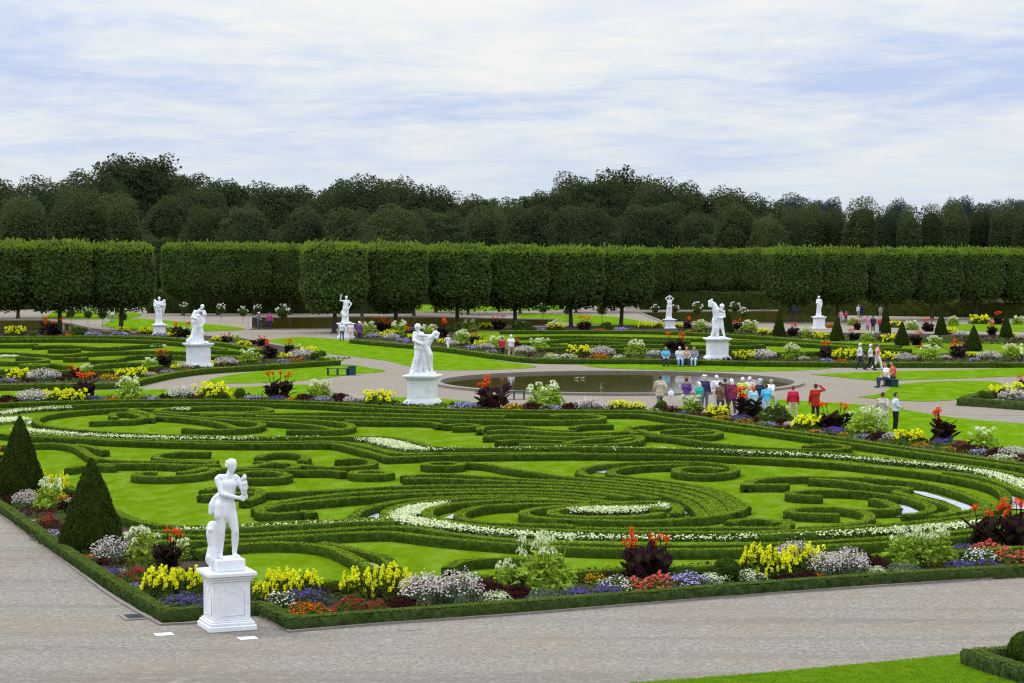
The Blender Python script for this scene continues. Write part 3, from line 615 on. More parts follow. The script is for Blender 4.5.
S1 += chain([(-.27, .06, .0), (-.25, .06, .22), (-.27, .06, .42), (-.25, .06, .54)], [.12, .085, .10, .105]) + [((-.30, .0, .50), .06, (-.20, .1, .52), .07), ((-.33, .02, .03), .07, (-.2, .1, .02), .09)]
PY = 22.4
pedestal(227, 628, 1.13, 1.36, PY, 'near white pedestal with scalloped panels at the corner of the front beds')
statue(227.5, 628, 1.36, 2.36, 24, 'white statue of a curly-haired youth holding a cup of grapes beside a stump', S1, (.74, .74, .28), vox=.017).scale = (.92, .92, 1.0)
# 2: one figure carrying another, cloak flaring to the base
S2 = head((-.17, -.03, 1.56), face=(-.7, -.7, 0)) + chain([(-.14, 0, 1.38), (-.16, -.02, 1.5)], [.06, .05]) + [((-.26, 0, 1.34), .07, (-.02, 0, 1.33), .07), ((-.20, 0, 1.22), .12, (-.08, 0, 1.20), .12), ((-.14, 0, 1.02), .12, (-.02, 0, 1.0), .12), ((-.13, 0, .86), .14, (.05, 0, .84), .14)]
S2 += chain([(-.27, 0, 1.33), (-.28, -.14, 1.12), (-.05, -.22, 1.02)], [.06, .05, .036]) + hand((-.05, -.22, 1.02), (1, -.1, .1), 1.1, .5) + chain([(-.02, .02, 1.33), (.10, -.10, 1.16), (.26, -.14, 1.20)], [.06, .05, .036]) + hand((.26, -.14, 1.20), (.8, -.2, .5), 1.1, .5, -1)
S2 += head((.44, -.05, 1.33), face=(.5, -.8, .3), t=(.6, 0, .8)) + chain([(.34, -.03, 1.24), (.20, -.05, 1.08), (.12, -.06, .92)], [.085, .115, .12]) + chain([(.36, -.04, 1.26), (.50, -.1, 1.20), (.56, -.05, 1.36)], [.055, .042, .034]) + chain([(.30, -.03, 1.24), (.14, -.12, 1.28), (-.04, -.14, 1.30)], [.055, .042, .034]) + hand((-.04, -.14, 1.30), (-1, 0, .2), 1.1, .5)
S2 += chain([(.14, -.08, .90), (.28, -.16, .62), (.30, -.06, .25), (.33, -.08, .04)], [.10, .075, .055, .04]) + chain([(-.12, 0, .84), (-.20, -.10, .46), (-.30, .0, .06)], [.12, .08, .05]) + chain([(.05, 0, .82), (.10, -.06, .44), (.14, .0, .06)], [.12, .08, .055]) + [((-.30, 0, .05), .05, (-.36, -.16, .03), .035), ((.14, 0, .05), .05, (.17, -.16, .03), .035)]
S2 += [chain([(-.16 + .03 * k, .06 - .04 * (k % 2), 1.0), (-.22 + .07 * k, .05 - .06 * (k % 2), .55), (-.36 + .10 * k, .10 - .06 * (k % 2), .03)], [.05, .06, .075])[i] for k in (0, 1, 3, 5) for i in (0, 1)]
pedestal(422.5, 404.2, 1.78, 1.62, -12, 'white pedestal with worn face under the carrying pair, before the pool', True)
statue(422.5, 404.2, 1.62, 2.72, 0, 'white statue of one figure lifting another, in the middle before the pool', fat(S2, 1.22), (1.45, 1.2, .12))
# 3: bowed figure holding a second, large wings of drapery
S3 = head((.20, -.06, 1.60), face=(.7, -.6, -.5), t=(.5, 0, .8)) + chain([(.05, 0, 1.44), (.14, -.03, 1.52)], [.07, .055]) + [((-.14, 0, 1.34), .085, (.10, 0, 1.42), .08), ((-.14, 0, 1.15), .14, (.0, 0, 1.18), .13), ((-.14, 0, .92), .15, (.02, 0, .92), .14)]
S3 += head((.30, -.10, 1.26), face=(.8, -.5, 0), t=(.2, 0, 1)) + chain([(.22, -.05, 1.12), (.16, -.06, .9), (.08, -.06, .7)], [.09, .12, .12]) + chain([(-.15, 0, 1.36), (-.24, -.12, 1.14), (-.04, -.2, 1.06)], [.07, .055, .04]) + hand((-.04, -.2, 1.06), (1, 0, .1), 1.1, .5) + chain([(.12, -.02, 1.40), (.30, -.08, 1.42), (.34, -.12, 1.34)], [.06, .05, .04]) + hand((.34, -.12, 1.34), (.1, 0, -1), 1.1, .5, -1) + chain([(.24, -.08, 1.10), (.32, -.14, .92), (.24, -.18, .78)], [.055, .045, .034]) + hand((.24, -.18, .78), (-.6, 0, -.8), 1.0, .5)
S3 += chain([(-.12, 0, .88), (-.13, -.08, .46), (-.16, 0, .05)], [.13, .085, .055]) + chain([(.05, 0, .86), (.14, -.08, .46), (.12, 0, .05)], [.12, .08, .05]) + chain([(.12, -.06, .7), (.22, -.14, .4), (.18, -.06, .05)], [.09, .06, .045]) + [c for k in range(7) for c in chain([(-.20 + .04 * k, .08, 1.1), (-.22 + .05 * k, .08 - .05 * (k % 2), .6), (-.34 + .085 * k, .06 - .08 * (k % 2), .03)], [.06, .08, .09])] + chain([(-.16, .1, 1.40), (-.28, .1, 1.1), (-.26, .1, .7)], [.07, .08, .07]) + chain([(-.30, 0, .18), (-.48, -.04, .04)], [.11, .09])
pedestal(198.5, 367.2, 1.60, 1.72, 42, 'white pedestal seen corner-on under the bowed statue, far left', False)
statue(198.5, 367.2, 1.72, 2.62, 0, 'white statue of a bowed draped pair at the far left bed corner', S3, (1.3, 1.2, .10))
# 4: pair, one leaning far over with raised wing-like arm
S4 = head((-.24, -.04, 1.52), face=(-.8, -.5, -.2), t=(-.7, 0, .7)) + [((-.36, -.04, 1.62), .07, (-.16, 0, 1.50), .09)] + chain([(-.14, 0, 1.44), (-.06, 0, 1.22), (-.04, 0, .98), (-.06, 0, .78)], [.11, .15, .14, .15]) + head((.22, -.05, 1.40), face=(.7, -.7, 0)) + chain([(.18, -.02, 1.22), (.20, -.03, 1.32)], [.06, .05]) + [((.08, 0, 1.18), .07, (.26, 0, 1.16), .065), ((.10, 0, 1.02), .12, (.16, 0, 1.02), .12)] + chain([(.12, 0, .9), (.10, 0, .76)], [.13, .14])
S4 += chain([(-.18, 0, 1.42), (-.38, -.10, 1.44), (-.34, -.1, 1.66)], [.07, .06, .05]) + hand((-.34, -.1, 1.66), (.6, 0, .4), 1.1, .6) + chain([(.28, 0, 1.16), (.32, -.08, .94), (.16, -.18, .88)], [.06, .048, .036]) + hand((.16, -.18, .88), (-1, 0, .1), 1.1, .5) + chain([(-.08, 0, 1.40), (.10, -.12, 1.26), (.2, -.1, 1.2)], [.055, .045, .036]) + hand((.2, -.1, 1.2), (.9, 0, -.3), 1, .5)
S4 += chain([(-.12, 0, .76), (-.14, -.08, .40), (-.26, 0, .05)], [.12, .08, .05]) + chain([(.02, 0, .76), (.0, -.1, .4), (-.02, 0, .05)], [.12, .08, .05]) + chain([(.14, 0, .76), (.22, -.06, .42), (.32, 0, .05)], [.11, .075, .045]) + [c for k in (0, 2, 3) for c in chain([(-.10 + .03 * k, .06, .95), (-.12 + .045 * k, .08 - .03 * (k % 2), .5), (-.20 + .07 * k, .10 - .05 * (k % 2), .03)], [.07, .07, .07])]
pedestal(717.2, 359.4, 1.80, 1.62, 8, 'plain white pedestal under the leaning pair, beside the seated four', False)
statue(717.2, 359.4, 1.62, 2.78, 0, 'white statue of a leaning pair with one arm flung up, behind the pool', fat(S4, 1.2), (1.3, 1.2, .10))
def simple(face, arms, drape, lean=.0, wings=False, extra=()):
    c = head((lean, -.02, 1.58), face=face) + chain([(lean * .8, 0, 1.42), (lean, -.01, 1.52)], [.06, .05]) + [((-.17 + lean * .7, 0, 1.36), .065, (.17 + lean * .7, 0, 1.36), .065), ((-.07 + lean * .5, 0, 1.22), .12, (.07 + lean * .5, 0, 1.22), .12), ((-.06, 0, 1.02), .11, (.06, 0, 1.02), .11), ((-.08, 0, .88), .13, (.08, 0, .88), .13)] + [c_ for o in (-.06, .06) for c_ in chain([(o, 0, .9), (o, 0, 1.05), (o + lean * .5, 0, 1.24)], [.12, .11, .115])]
    for S, E, Wr in arms: c += chain([S, E, Wr], [.058, .045, .034]) + hand(Wr, np.array(Wr) - np.array(E), 1.1, .5)
    c += chain([(-.09, 0, .86), (-.12, -.06, .46), (-.12, 0, .05)], [.11, .075, .045]) + chain([(.09, 0, .86), (.10, -.03, .46), (.12, .02, .05)], [.11, .075, .045]) + [((-.12, 0, .05), .045, (-.15, -.15, .03), .033), ((.12, 0, .05), .045, (.16, -.15, .03), .033)]
    for k in range(drape): c += chain([(-.14 + .28 * k / drape, .05, 1.02), (-.16 + .30 * k / drape, .06 - .05 * (k % 2), .55), (-.22 + .42 * k / drape, .06 - .06 * (k % 2), .03)], [.06, .07, .075])
    if wings:
        for s_ in (-1, 1):
            for k in range(5): c += chain([(s_ * .14, .12, 1.34), (s_ * (.30 - .02 * k), .14, 1.48 - .06 * k), (s_ * (.36 - .03 * k), .14, 1.16 - .12 * k)], [.06, .06, .05])
    return c + list(extra)
A1 = lambda s_, e, w: ((.17 * s_, 0, 1.36), e, w)
pedestal(346, 338.2, 1.40, 1.39, 20, 'small white pedestal hidden behind three strollers', False)
statue(346, 338.2, 1.39, 2.42, 0, 'white dancing statue with one arm raised, by the long pond', simple((.4, -1, 0), [A1(-1, (-.36, -.05, 1.40), (-.30, -.1, 1.66)), A1(1, (.36, -.04, 1.18), (.24, -.16, .98))], 6, .04, extra=chain([(-.1, 0, .8), (-.24, .0, .6), (-.05, -.12, .42)], [.1, .11, .1])), (.9, .9, .10), vox=.026)
pedestal(159.5, 335.4, 1.25, 1.02, 20, 'small white pedestal under the winged statue, far left', False)
statue(159.5, 335.4, 1.02, 2.55, 0, 'white winged statue seen beyond the far left parterre', simple((0, -1, 0), [A1(-1, (-.28, -.1, 1.14), (-.08, -.2, 1.1)), A1(1, (.28, -.1, 1.14), (.08, -.2, 1.2))], 6, 0, True), (.9, .9, .10), vox=.026)
pedestal(669.4, 328.6, 1.20, .95, 10, 'small white pedestal among the yellow clumps by the right pond', False)
statue(669.4, 328.6, .95, 2.30, 0, 'small white statue with both hands at its head, right pond', simple((.3, -1, 0), [A1(-1, (-.30, -.05, 1.52), (-.10, -.08, 1.66)), A1(1, (.30, -.05, 1.50), (.12, -.08, 1.64))], 5, 0), (.85, .85, .08), vox=.026)
pedestal(819, 329, 1.25, 1.25, 8, 'small white pedestal behind the far right yew cones', False)
statue(819, 329, 1.25, 2.05, -20, 'small white statue looking aside, behind the far right yew cones', simple((-.8, -.6, 0), [A1(-1, (-.22, -.10, 1.10), (-.02, -.2, 1.08)), A1(1, (.24, .02, 1.10), (.22, -.04, .86))], 6, -.03), (.85, .85, .08), vox=.026)
# ------------------------------------------------------------------ benches and small things
def bench(u, v, L, yaw, label, back=False):
    x, y = G(u, v); rt = empty('park_bench', (x, y, .01), math.radians(yaw)); tag(rt, label, 'bench', 'teal park benches')
    mb = MB()
    for k in range(5): box(mb, (0, -.22 + k * .105, .46), (L, .085, .04), 0, 0, .008)
    mb.build('seat', M['teal'], rt)
    for s_ in (-1, 0, 1):
        mb = MB(); box(mb, (s_ * L * .42, 0, .22), (.07, .42, .44), 0, 0, .01); mb.build('leg', M['teal'], rt)
    if back:
        mb = MB()
        for k in range(3): box(mb, (0, .30 + .03 * k, .60 + .14 * k), (L, .035, .10), 0, 0, .008)
        mb.build('backrest', M['teal'], rt)
    return rt
bench(337.6, 375.4, 1.55, -8, 'empty teal bench beside the teal litter bin', False)
bench(514, 399.4, 1.35, 4, 'teal bench end beside the dark canna at the pool rim')
bench(680, 366.2, 2.9, 0, 'teal bench with four people before the pool', True)
bench(891.5, 386.6, 1.5, -80, 'teal bench with two people at the right lawn corner')
x, y = G(351.8, 375.2); rt = empty('litter_bin', (x, y, .01), .2); tag(rt, 'teal box litter bin at the end of the empty bench', 'litter bin')
mb = MB(); box(mb, (0, 0, .30), (.50, .50, .54), 0, 0, .02); mb.build('body', M['teal'], rt); mb = MB(); box(mb, (0, 0, .60), (.56, .56, .06), 0, 0, .015); mb.build('lid', M['teal'], rt)
x, y = G(263.4, 329.8); rt = empty('pushchair', (x, y, 0), .4); tag(rt, 'dark pushchair between the sunhat person and the magenta top', 'pushchair')
mb = MB(); box(mb, (0, 0, .52), (.46, .62, .22), 0, 0, .04); box(mb, (0, .22, .72), (.46, .18, .30), 0, 0, .04); mb.build('seat', cloth((.03, .035, .05)), rt)
mb = MB(); tube(mb, [(-.2, -.35, .12), (-.2, .1, .55), (-.2, .5, 1.0), (.2, .5, 1.0), (.2, .1, .55), (.2, -.35, .12)], .014, 5); tube(mb, [(-.2, .35, .12), (-.2, -.1, .5)], .014, 5); tube(mb, [(.2, .35, .12), (.2, -.1, .5)], .014, 5); mb.build('frame', M['iron'], rt)
for px_, py_ in ((-.22, -.36), (.22, -.36), (-.22, .36), (.22, .36)):
    mb = MB(); tube(mb, [(px_ - .02, py_, .12), (px_ + .02, py_, .12)], .12, 12); mb.build('wheel', M['iron'], rt)
x, y = G(671, 403.5); mb = MB(); ball(mb, (0, 0, 0), (.17, .10, .2), ICO2, 0, .05); tube(mb, [(-.07, 0, .16), (-.04, 0, .30), (.04, 0, .30), (.07, 0, .16)], .012, 5)
o = mb.build('carrier_bag', cloth((.66, .70, .76))); o.location = (x, y, .52); tag(o, 'white carrier bag held by the beige walker', 'bag')
x, y = G(601, 388); rt = empty('pool_post', (x, y, .01)); tag(rt, 'pale upright post in the round pool', 'fountain'); mb = MB(); tube(mb, [(0, 0, 0), (0, 0, .24), (0, 0, .30)], [.045, .035, .02], 10); mb.build('pipe', M['kerb'], rt); mb = MB(); tube(mb, [(0, 0, 0), (0, 0, .05)], [.09, .07], 12); mb.build('base', M['kerb'], rt)  # short pipe on a round foot, standing upright in the pool
for i, (u, v, a, lab) in enumerate([(576.5, 379.4, .3, 'duck swimming on the round pool, nearer the post side end'), (582.5, 379, -.4, 'duck swimming on the round pool, just beside the other duck')]):
    x, y = G(u, v); mb = MB(); capsules(mb, [((-.16, 0, .06), .07, (.12, 0, .08), .10), ((.14, 0, .12), .045, (.19, 0, .24), .045), ((.19, 0, .25), .05, (.21, 0, .25), .045), ((.24, 0, .24), .02, (.29, 0, .23), .014), ((-.18, 0, .10), .03, (-.28, 0, .14), .012)]); o = mb.build('duck', cloth((.30, .24, .18))); o.location = (x, y, .02); o.rotation_euler = (0, 0, a); o.scale = (.62, .62, .62); tag(o, lab, 'duck', 'ducks on the round pool')
for i, (u, v, w, d, mt, lab) in enumerate([(164, 634.6, .42, .34, 'pale', 'white square ground plate before the end of the side bed'), (247.5, 638.4, .42, .34, 'pale', 'white square ground plate in front of the near pedestal'), (410, 629.6, .46, .28, 'kerb', 'dull pale ground plate on the wide path below the front bed')]):
    x, y = G(u, v); mb = MB(); box(mb, (0, 0, .006), (w, d, .012), 0, 0, .003); o = mb.build('ground_plate', M[mt]); o.location = (x, y, .002); o.rotation_euler = (0, 0, math.radians(PY)); tag(o, lab, 'ground plate', 'ground plates on the gravel')
x, y = G(137, 617); rt = empty('drain_cover', (x, y, .004), math.radians(PY)); tag(rt, 'iron drain cover with pale stone frame by the side bed corner', 'drain')
mb = MB(); [box(mb, p, s, 0, 0, .004) for p, s in (((0, -.36, .012), (.74, .10, .024)), ((0, .36, .012), (.74, .10, .024)), ((-.32, 0, .012), (.10, .615, .024)), ((.32, 0, .012), (.10, .615, .024)))]; mb.build('frame', M['kerb'], rt)
mb = MB(); box(mb, (0, 0, .005), (.53, .61, .010)); [box(mb, (0, -.25 + .1 * k, .014), (.50, .03, .01)) for k in range(6)]; mb.build('grating', M['iron'], rt)
# ------------------------------------------------------------------ box hedges
def hedge(pts, label, h=.285, w=.375, group='box hedges of the near parterre', mat='hedge', ds=.28, dens=190, leaf=.05, name='box_hedge', smooth=6, cat='hedge', jit=.014):
    c = path(pts, h, ds, smooth); n, t = normals2(c)
    prof = np.array([(-.5, 0), (-.52, .45), (-.5, .9), (-.42, 1.0), (0, 1.01), (.42, 1.0), (.5, .9), (.52, .45), (.5, 0)]) * (w, h)
    k = len(prof); m = len(c)
    wv = 1 + np.convolve(R.normal(0, .09, m + 6), np.ones(7) / 7, 'valid')[:m] if m > 3 else np.ones(m)
    V = np.zeros((m, k, 3))
    V[:, :, :2] = c[:, None] + n[:, None] * (prof[None, :, 0:1] * wv[:, None, None]); V[:, :, 2] = prof[None, :, 1] * (1 + R.normal(0, .02, (m, 1)))
    J = R.normal(0, jit, (m, k, 3)); J[:, 0] = J[:, -1] = 0; V += J
    # rounded ends
    for e, s in ((0, -1), (-1, 1)):
        V[e, :, :2] += t[e] * s * .02
    i = np.arange(m - 1)[:, None] * k; j = np.arange(k - 1)[None]
    F = np.stack([i + j, i + j + 1, i + k + j + 1, i + k + j], -1).reshape(-1, 4)
    P = V.reshape(-1, 3); mb = MB(); mb.add(P, F[:, ::-1], True)
    a = P[F]; nn = np.cross(a[:, 2] - a[:, 0], a[:, 1] - a[:, 3]); ar = np.linalg.norm(nn, axis=1) / 2
    nn = nrm(nn)
    cnt = int(ar.sum() * dens)
    if cnt:
        q = R.choice(len(F), cnt, p=ar / ar.sum()); uv = R.uniform(0, 1, (cnt, 2, 1)); A = a[q]
        pt = (A[:, 0] * (1 - uv[:, 0]) + A[:, 3] * uv[:, 0]) * (1 - uv[:, 1]) + (A[:, 1] * (1 - uv[:, 0]) + A[:, 2] * uv[:, 0]) * uv[:, 1]
        cards(mb, pt + nn[q] * R.uniform(-.005, .02, (cnt, 1)), nn[q], leaf, .65, .38)
    for e, s in ((0, -1), (m - 1, 1)):
        ring = V[e]; cen = ring.mean(0); VV = np.vstack([ring, cen[None]]); ii = np.arange(k - 1)
        mb.add(VV, np.stack([ii, ii + 1, np.full(k - 1, k)], 1), False)
        dn = np.array([*(t[e] * s), .15]); cc = int(w * h * dens)
        if cc: cards(mb, np.array([*c[e], 0]) + np.c_[n[e][0] * R.uniform(-w / 2, w / 2, cc) + t[e][0] * s * .03, n[e][1] * R.uniform(-w / 2, w / 2, cc) + t[e][1] * s * .03, R.uniform(0, h, cc)], np.tile(dn, (cc, 1)), leaf, .65, .5)
    if mat in ('hedge', 'hedge_bed'):              # young shoots on the clipped top, coloured brighter to paint in its light
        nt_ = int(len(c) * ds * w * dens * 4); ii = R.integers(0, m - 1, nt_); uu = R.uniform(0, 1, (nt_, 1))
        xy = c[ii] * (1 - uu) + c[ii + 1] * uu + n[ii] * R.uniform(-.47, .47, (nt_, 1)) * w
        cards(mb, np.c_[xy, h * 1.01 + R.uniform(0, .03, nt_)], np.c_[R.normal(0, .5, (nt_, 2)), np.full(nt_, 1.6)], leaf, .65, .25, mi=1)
    o = mb.build(name, [M[mat], M['fresh_lit' if mat == 'hedge' else 'fresh_lit_bed']] if mat in ('hedge', 'hedge_bed') else M[mat]); tag(o, label, cat, group); return o
def ringpts(u, v, ru, rv, n=14):
    a = np.linspace(.5 * math.pi, 2.5 * math.pi, n + 1); return [(u + ru * math.cos(x), v + rv * math.sin(x)) for x in a]
def ringhedge(u, v, ru, label, **kw):
    """ring of box round a point: truly round on the ground"""
    x, y = G(u, v, .33); r = ru / FPX * math.hypot(x, y); a = np.linspace(0, 2 * math.pi, 40)
    global path
    old = path; c = np.stack([x + r * np.cos(a), y + r * np.sin(a)], 1)
    path = lambda *_a, **_k: c
    try: return hedge(None, label, **kw)
    finally: path = old
HEDGES = [
 # back of the near parterre
 ('straight box edging behind the near parterre, below the pool-side flower bed', [(-160, 408), (0, 403.5), (60, 401.5), (128, 399.8), (256, 400.2), (320, 402), (384, 406), (440, 408.7), (512, 410.2), (580, 410.5), (640, 411), (680, 414.5), (720, 420.5), (768, 428), (832, 436.5), (896, 446), (960, 455), (1024, 464), (1160, 484)]),
 ('second box line just inside the edging below the pool-side bed', [(-120, 414), (0, 409.8), (40, 406.8), (80, 405), (128, 403), (256, 403.2), (320, 405.3), (384, 409), (450, 411.8), (530, 413.8), (640, 414), (655, 416), (700, 422.5), (768, 431.5), (832, 440.5), (896, 449.7), (960, 458.8), (1024, 467.6), (1160, 487)]),
 ('long teardrop hedge around the rear lawn beyond the yew cones', [(128, 408.3), (100, 409.5), (75, 411.5), (50, 414.5), (38, 418.3), (35.5, 421), (42, 424.6), (60, 428), (90, 430.8), (128, 433), (190, 435.5), (256, 436.8), (330, 437), (384, 436.6), (396, 437.6), (415, 441.5), (438, 447.3), (480, 448), (512, 447.6), (575, 447), (640, 448), (700, 449.4), (768, 450.5), (832, 453), (896, 459.3), (940, 463), (985, 468.3), (1024, 475.5), (1120, 500)]),
 ('thin hedge under the white ribbon, ending at the white diamond', [(30, 434.5), (70, 437), (128, 439.6), (200, 441), (256, 442), (330, 441.5), (345, 442.2), (360, 445), (384, 451), (398, 454), (450, 453.3), (512, 453), (580, 452.8)]),
 ('longest hedge, kinked under the white diamond and looping round the white gravel wedge', [(-60, 431), (0, 434), (33, 436.8), (64, 438), (128, 441.2), (200, 443.4), (256, 444.2), (300, 443.7), (334, 443.6, 1), (352, 447.5), (389, 457.5, 1), (430, 456), (512, 454.6), (575, 454), (640, 454.7), (700, 456), (768, 459), (832, 463), (896, 469.5), (930, 473.5), (960, 478.3), (990, 485.3), (1003, 492), (1006, 498.5), (1002, 505), (988, 511), (960, 517), (930, 520.5), (896, 524), (850, 527.5), (800, 530.5), (760, 532)]),
 # upper left lawn
 ('small hooked hedge at the round end of the rear teardrop lawn', [(92, 421.8), (105, 420.6), (125, 420.8), (140, 419.2), (144, 417), (138, 414.5), (127, 412.4), (115, 412.4), (112, 414.5), (115, 417.5)]),
 ('short stub of hedge beside the small hooked one in the rear teardrop', [(150, 418.6), (153.5, 416.5), (148, 413.6), (138, 411), (128, 409.2), (143, 408.5), (156, 409)]),
 ('flat oval hedge ring with a white flower patch, rear of the parterre', [(156, 411), (165, 408.5), (185, 407), (220, 406.3), (255, 407), (270, 408.8), (271, 410.5), (255, 412), (215, 413.2), (175, 412.6), (156, 411)]),
 ('long sinuous hedge between the flat oval and the hooked block', [(153, 416), (190, 418.7), (212, 421.5), (228, 425), (236, 428.5)]),
 ('hooked block hedge behind the head of the near statue', [(185, 428.3), (200, 430), (230, 429.8), (250, 428.5), (262, 425.5), (260, 423), (245, 421.3), (230, 420.3), (190, 416.6), (160, 413.8), (128, 411.8)]),
 ('straight hedge row ending near the second pedestal, rear of three', [(200, 414.5), (272, 413.5), (320, 412.7), (384, 413.6), (440, 415), (505, 416)]),
 ('hedge row bent into an oval hook right of the second pedestal', [(256, 416), (320, 416.5), (384, 417.5), (440, 419.3), (512, 420.4), (560, 420.5), (595, 419.8), (604, 417.5), (598, 415.5), (580, 414.5), (560, 414.5), (552, 416)]),
 ('straight hedge below the second pedestal, blunt at its right end', [(345, 420.6), (384, 421.6), (420, 421.8), (436, 422.7), (440, 424.8)]),
 ('hook shaped hedge with a long tail, left of the white diamond', [(288.5, 430), (300, 430.5), (330, 430.5), (346, 429.3), (352.5, 426.5), (348, 423.7), (335, 421.7), (300, 419.8), (256, 418.4), (215, 417)]),
 ('long thin hedge running into the hook left of the white diamond', [(240, 419.8), (256, 421), (285, 423), (310, 425), (325, 427.3), (334, 429.6)]),
 ('solid oval box block on the lawn below the second pedestal', [(446, 425.6), (453, 424.3), (465, 423.7), (476, 424.4), (479, 425.8), (468, 427.2), (453, 427)]),
 ('small curl of hedge right of the solid oval block', [(480, 430), (480.5, 427.5), (486, 426), (500, 425.6), (515, 426), (530, 427.2), (533, 428.8), (548, 430), (575, 431)]),
 ('low hedge beginning under the small curl, running right', [(490, 431.5), (495, 430.2), (512, 429.8), (540, 431.3), (575, 433.4), (612, 432.3), (636, 430.6)]),
 ('blunt hedge row beginning at the bare lawn, second from the ribbon', [(487, 437), (494, 435.2), (512, 434.8), (545, 436.6), (590, 437), (612, 435.4)]),
 ('hedge row just above the white ribbon, beginning at the bare lawn', [(498, 441.2), (512, 439.8), (540, 440.6), (566, 441)]),
 ('double loop hedge above the white dots, middle of the parterre', [(566, 443.5), (572, 441), (590, 439.4), (612, 437.4), (625, 435.7), (632, 434.7), (638, 436), (641, 438.5), (636, 441.5), (620, 443.8), (600, 444.8), (575, 445), (520, 443.8)]),
 ('short inner arc within the double loop hedge', [(613, 440.8), (625, 439.6), (633, 438)]),
 ('small low bracket hedge above the double loop', [(572, 428), (578, 425.6), (590, 424.8), (613, 424.7)]),
 ('round looping hedge under the beige walker and the box ball', [(636, 433.5), (628.5, 430.5), (627, 428.3), (634, 426.5), (655, 425), (680, 424.4), (697, 425.6)]),
 ('oval loop hedge below the crowd at the pool', [(664, 431), (675, 429.4), (700, 428.9), (715, 430.4), (720, 432.6), (714, 435), (695, 436.4), (670, 435.8), (650, 433.4), (640, 429.8)]),
 ('short arc inside the oval loop below the crowd', [(690, 432.7), (702, 431.3), (712, 431.8)]),
 ('long diagonal hedge ending in a flat loop below the red coats', [(640, 435.6), (665, 437), (690, 440), (705, 442.5), (730, 445), (768, 447.7), (800, 449.2), (832, 450), (846, 449), (848, 446.8), (842, 444.9), (828, 443.9), (812, 444.4), (806, 446.4)]),
 # left lawn
 ('curved hedge along the lawn between the two yew cones', [(-20, 447), (0, 445.5), (33, 444), (50, 443), (66, 444.5), (78, 447.7), (84, 451.2), (92, 456.5), (104, 460), (128, 461), (160, 461.6), (200, 462), (216, 463)]),
 ('blunt hedge branching behind the tip of the second yew cone', [(74, 444.5), (88, 446), (98, 448.5), (105.5, 450.7)]),
 ('straight blunt hedge crossing behind the tip of the second cone', [(69, 468.4), (72, 466.6), (85, 465.6), (116, 465.8)]),
 ('hedge row left of the near statue head, joining the half ring', [(98, 464.5), (128, 463.7), (176, 464.6), (200, 466.3), (217, 464.4)]),
 ('half ring hedge with a low front arm, left of the statue head', [(209, 452.6), (190, 451.9), (172, 452.4), (160, 454), (154.5, 456.4), (160, 459.2), (190, 460.6), (217, 461.4)]),
 ('crescent hedge lying on the wide lawn left of the near statue', [(157, 472), (148, 471.4), (138, 472.6), (133.5, 475), (140, 476.8), (165, 477), (190, 475.6), (207, 473), (215, 470.6), (214, 468)]),
 ('short curl rising from the crescent hedge left of the statue', [(180, 472.8), (195, 470.6), (206, 467.6)]),
 ('small hedge stub touching the left shoulder of the near statue', [(214, 471), (222, 468), (232, 467.4), (240, 469)]),
 ('curled hedge behind the waist of the near statue', [(204, 491), (210, 488), (222, 486.5), (240, 487.2), (256, 488), (262, 492), (256, 497.5), (244, 501)]),
 ('rounded loop hedge right of the near statue hand', [(238, 474.5), (245, 471.6), (262, 470.9), (280, 472.4), (289, 475), (284, 478), (262, 479), (240, 478.8), (225, 477)]),
 ('thin wavy hedge above the loop by the statue hand', [(236, 468), (258, 466.2), (262, 463.7), (280, 462.6), (296, 464.6), (298, 467), (288, 468.6)]),
 ('low open ring hedge left of the kinked hedge corner', [(259, 457.5), (262, 454.6), (272, 453), (290, 452.8), (302, 454.4), (307, 457.4), (302, 461)]),
 ('bracket hedge under the kinked hedge corner', [(338, 460), (346, 458.6), (362, 458.7), (373, 461.4), (371, 465), (352, 467.4), (330, 467.6), (310, 466.2), (288, 463.6), (256, 461.8)]),
 ('straight blunt hedge between the loop and the small solid ring', [(240, 468.8), (262, 469.4), (290, 470.8), (320, 470.8), (339, 470.5), (343, 472.3)]),
 ('thin hedge between the spiral and the long row, starting blunt on the lawn', [(404, 478.8), (415, 478), (430, 478.3), (460, 479.6), (512, 481.6), (560, 483.6), (600, 486.6), (640, 490.8), (663, 494.8), (680, 499), (692, 505), (700, 512), (702, 517)]),
 ('slim hedge just behind the one that starts blunt on the lawn', [(405, 476.5), (419, 474.2), (450, 474.3), (480, 476), (512, 478.6), (560, 481), (600, 483.8), (640, 487.6), (675, 493), (697, 499.5), (708, 506), (712, 512), (712, 516)]),
 # the great spiral
 ('ring hedge with a long tail sweeping to the great spiral', [(462, 462.5), (490, 464.5), (512, 469.3), (525, 470.7), (545, 474), (574, 478), (600, 480.5), (640, 484.2), (680, 489.6), (705, 496.8), (716, 503.5), (721, 510), (722, 514.5)]),
 ('outer snail hedge right of centre, winding into a small ring', [(735, 513), (733, 509), (727, 501.5), (714, 494.5), (690, 487.5), (660, 484), (640, 481), (615, 479), (592, 476.6), (581, 473.5), (582.5, 468.6), (600, 464.6), (640, 462.4), (690, 462), (720, 463.8), (734, 467.6), (735, 471), (722, 474), (705, 474.9), (686, 473.9), (674.5, 470.9), (680, 467.9), (695, 466.5), (712, 467.4), (722, 469.4)]),
 ('inner snail hedge, curving from the small ring to the spiral rim', [(690, 464.6), (670, 464.9), (640, 466), (618, 468.6), (609, 472.4), (615, 475.4), (640, 478.2), (680, 483), (705, 487.7), (726, 494.5), (738, 501.5), (746, 507.5)]),
 ('long straight row sweeping from the statue side to the spiral, rear one', [(200, 495.5), (215, 494.3), (256, 492.6), (300, 491.8), (340, 489.9), (384, 487), (430, 485.9), (512, 485.5), (560, 487), (600, 490), (640, 494.6), (657, 498.4)]),
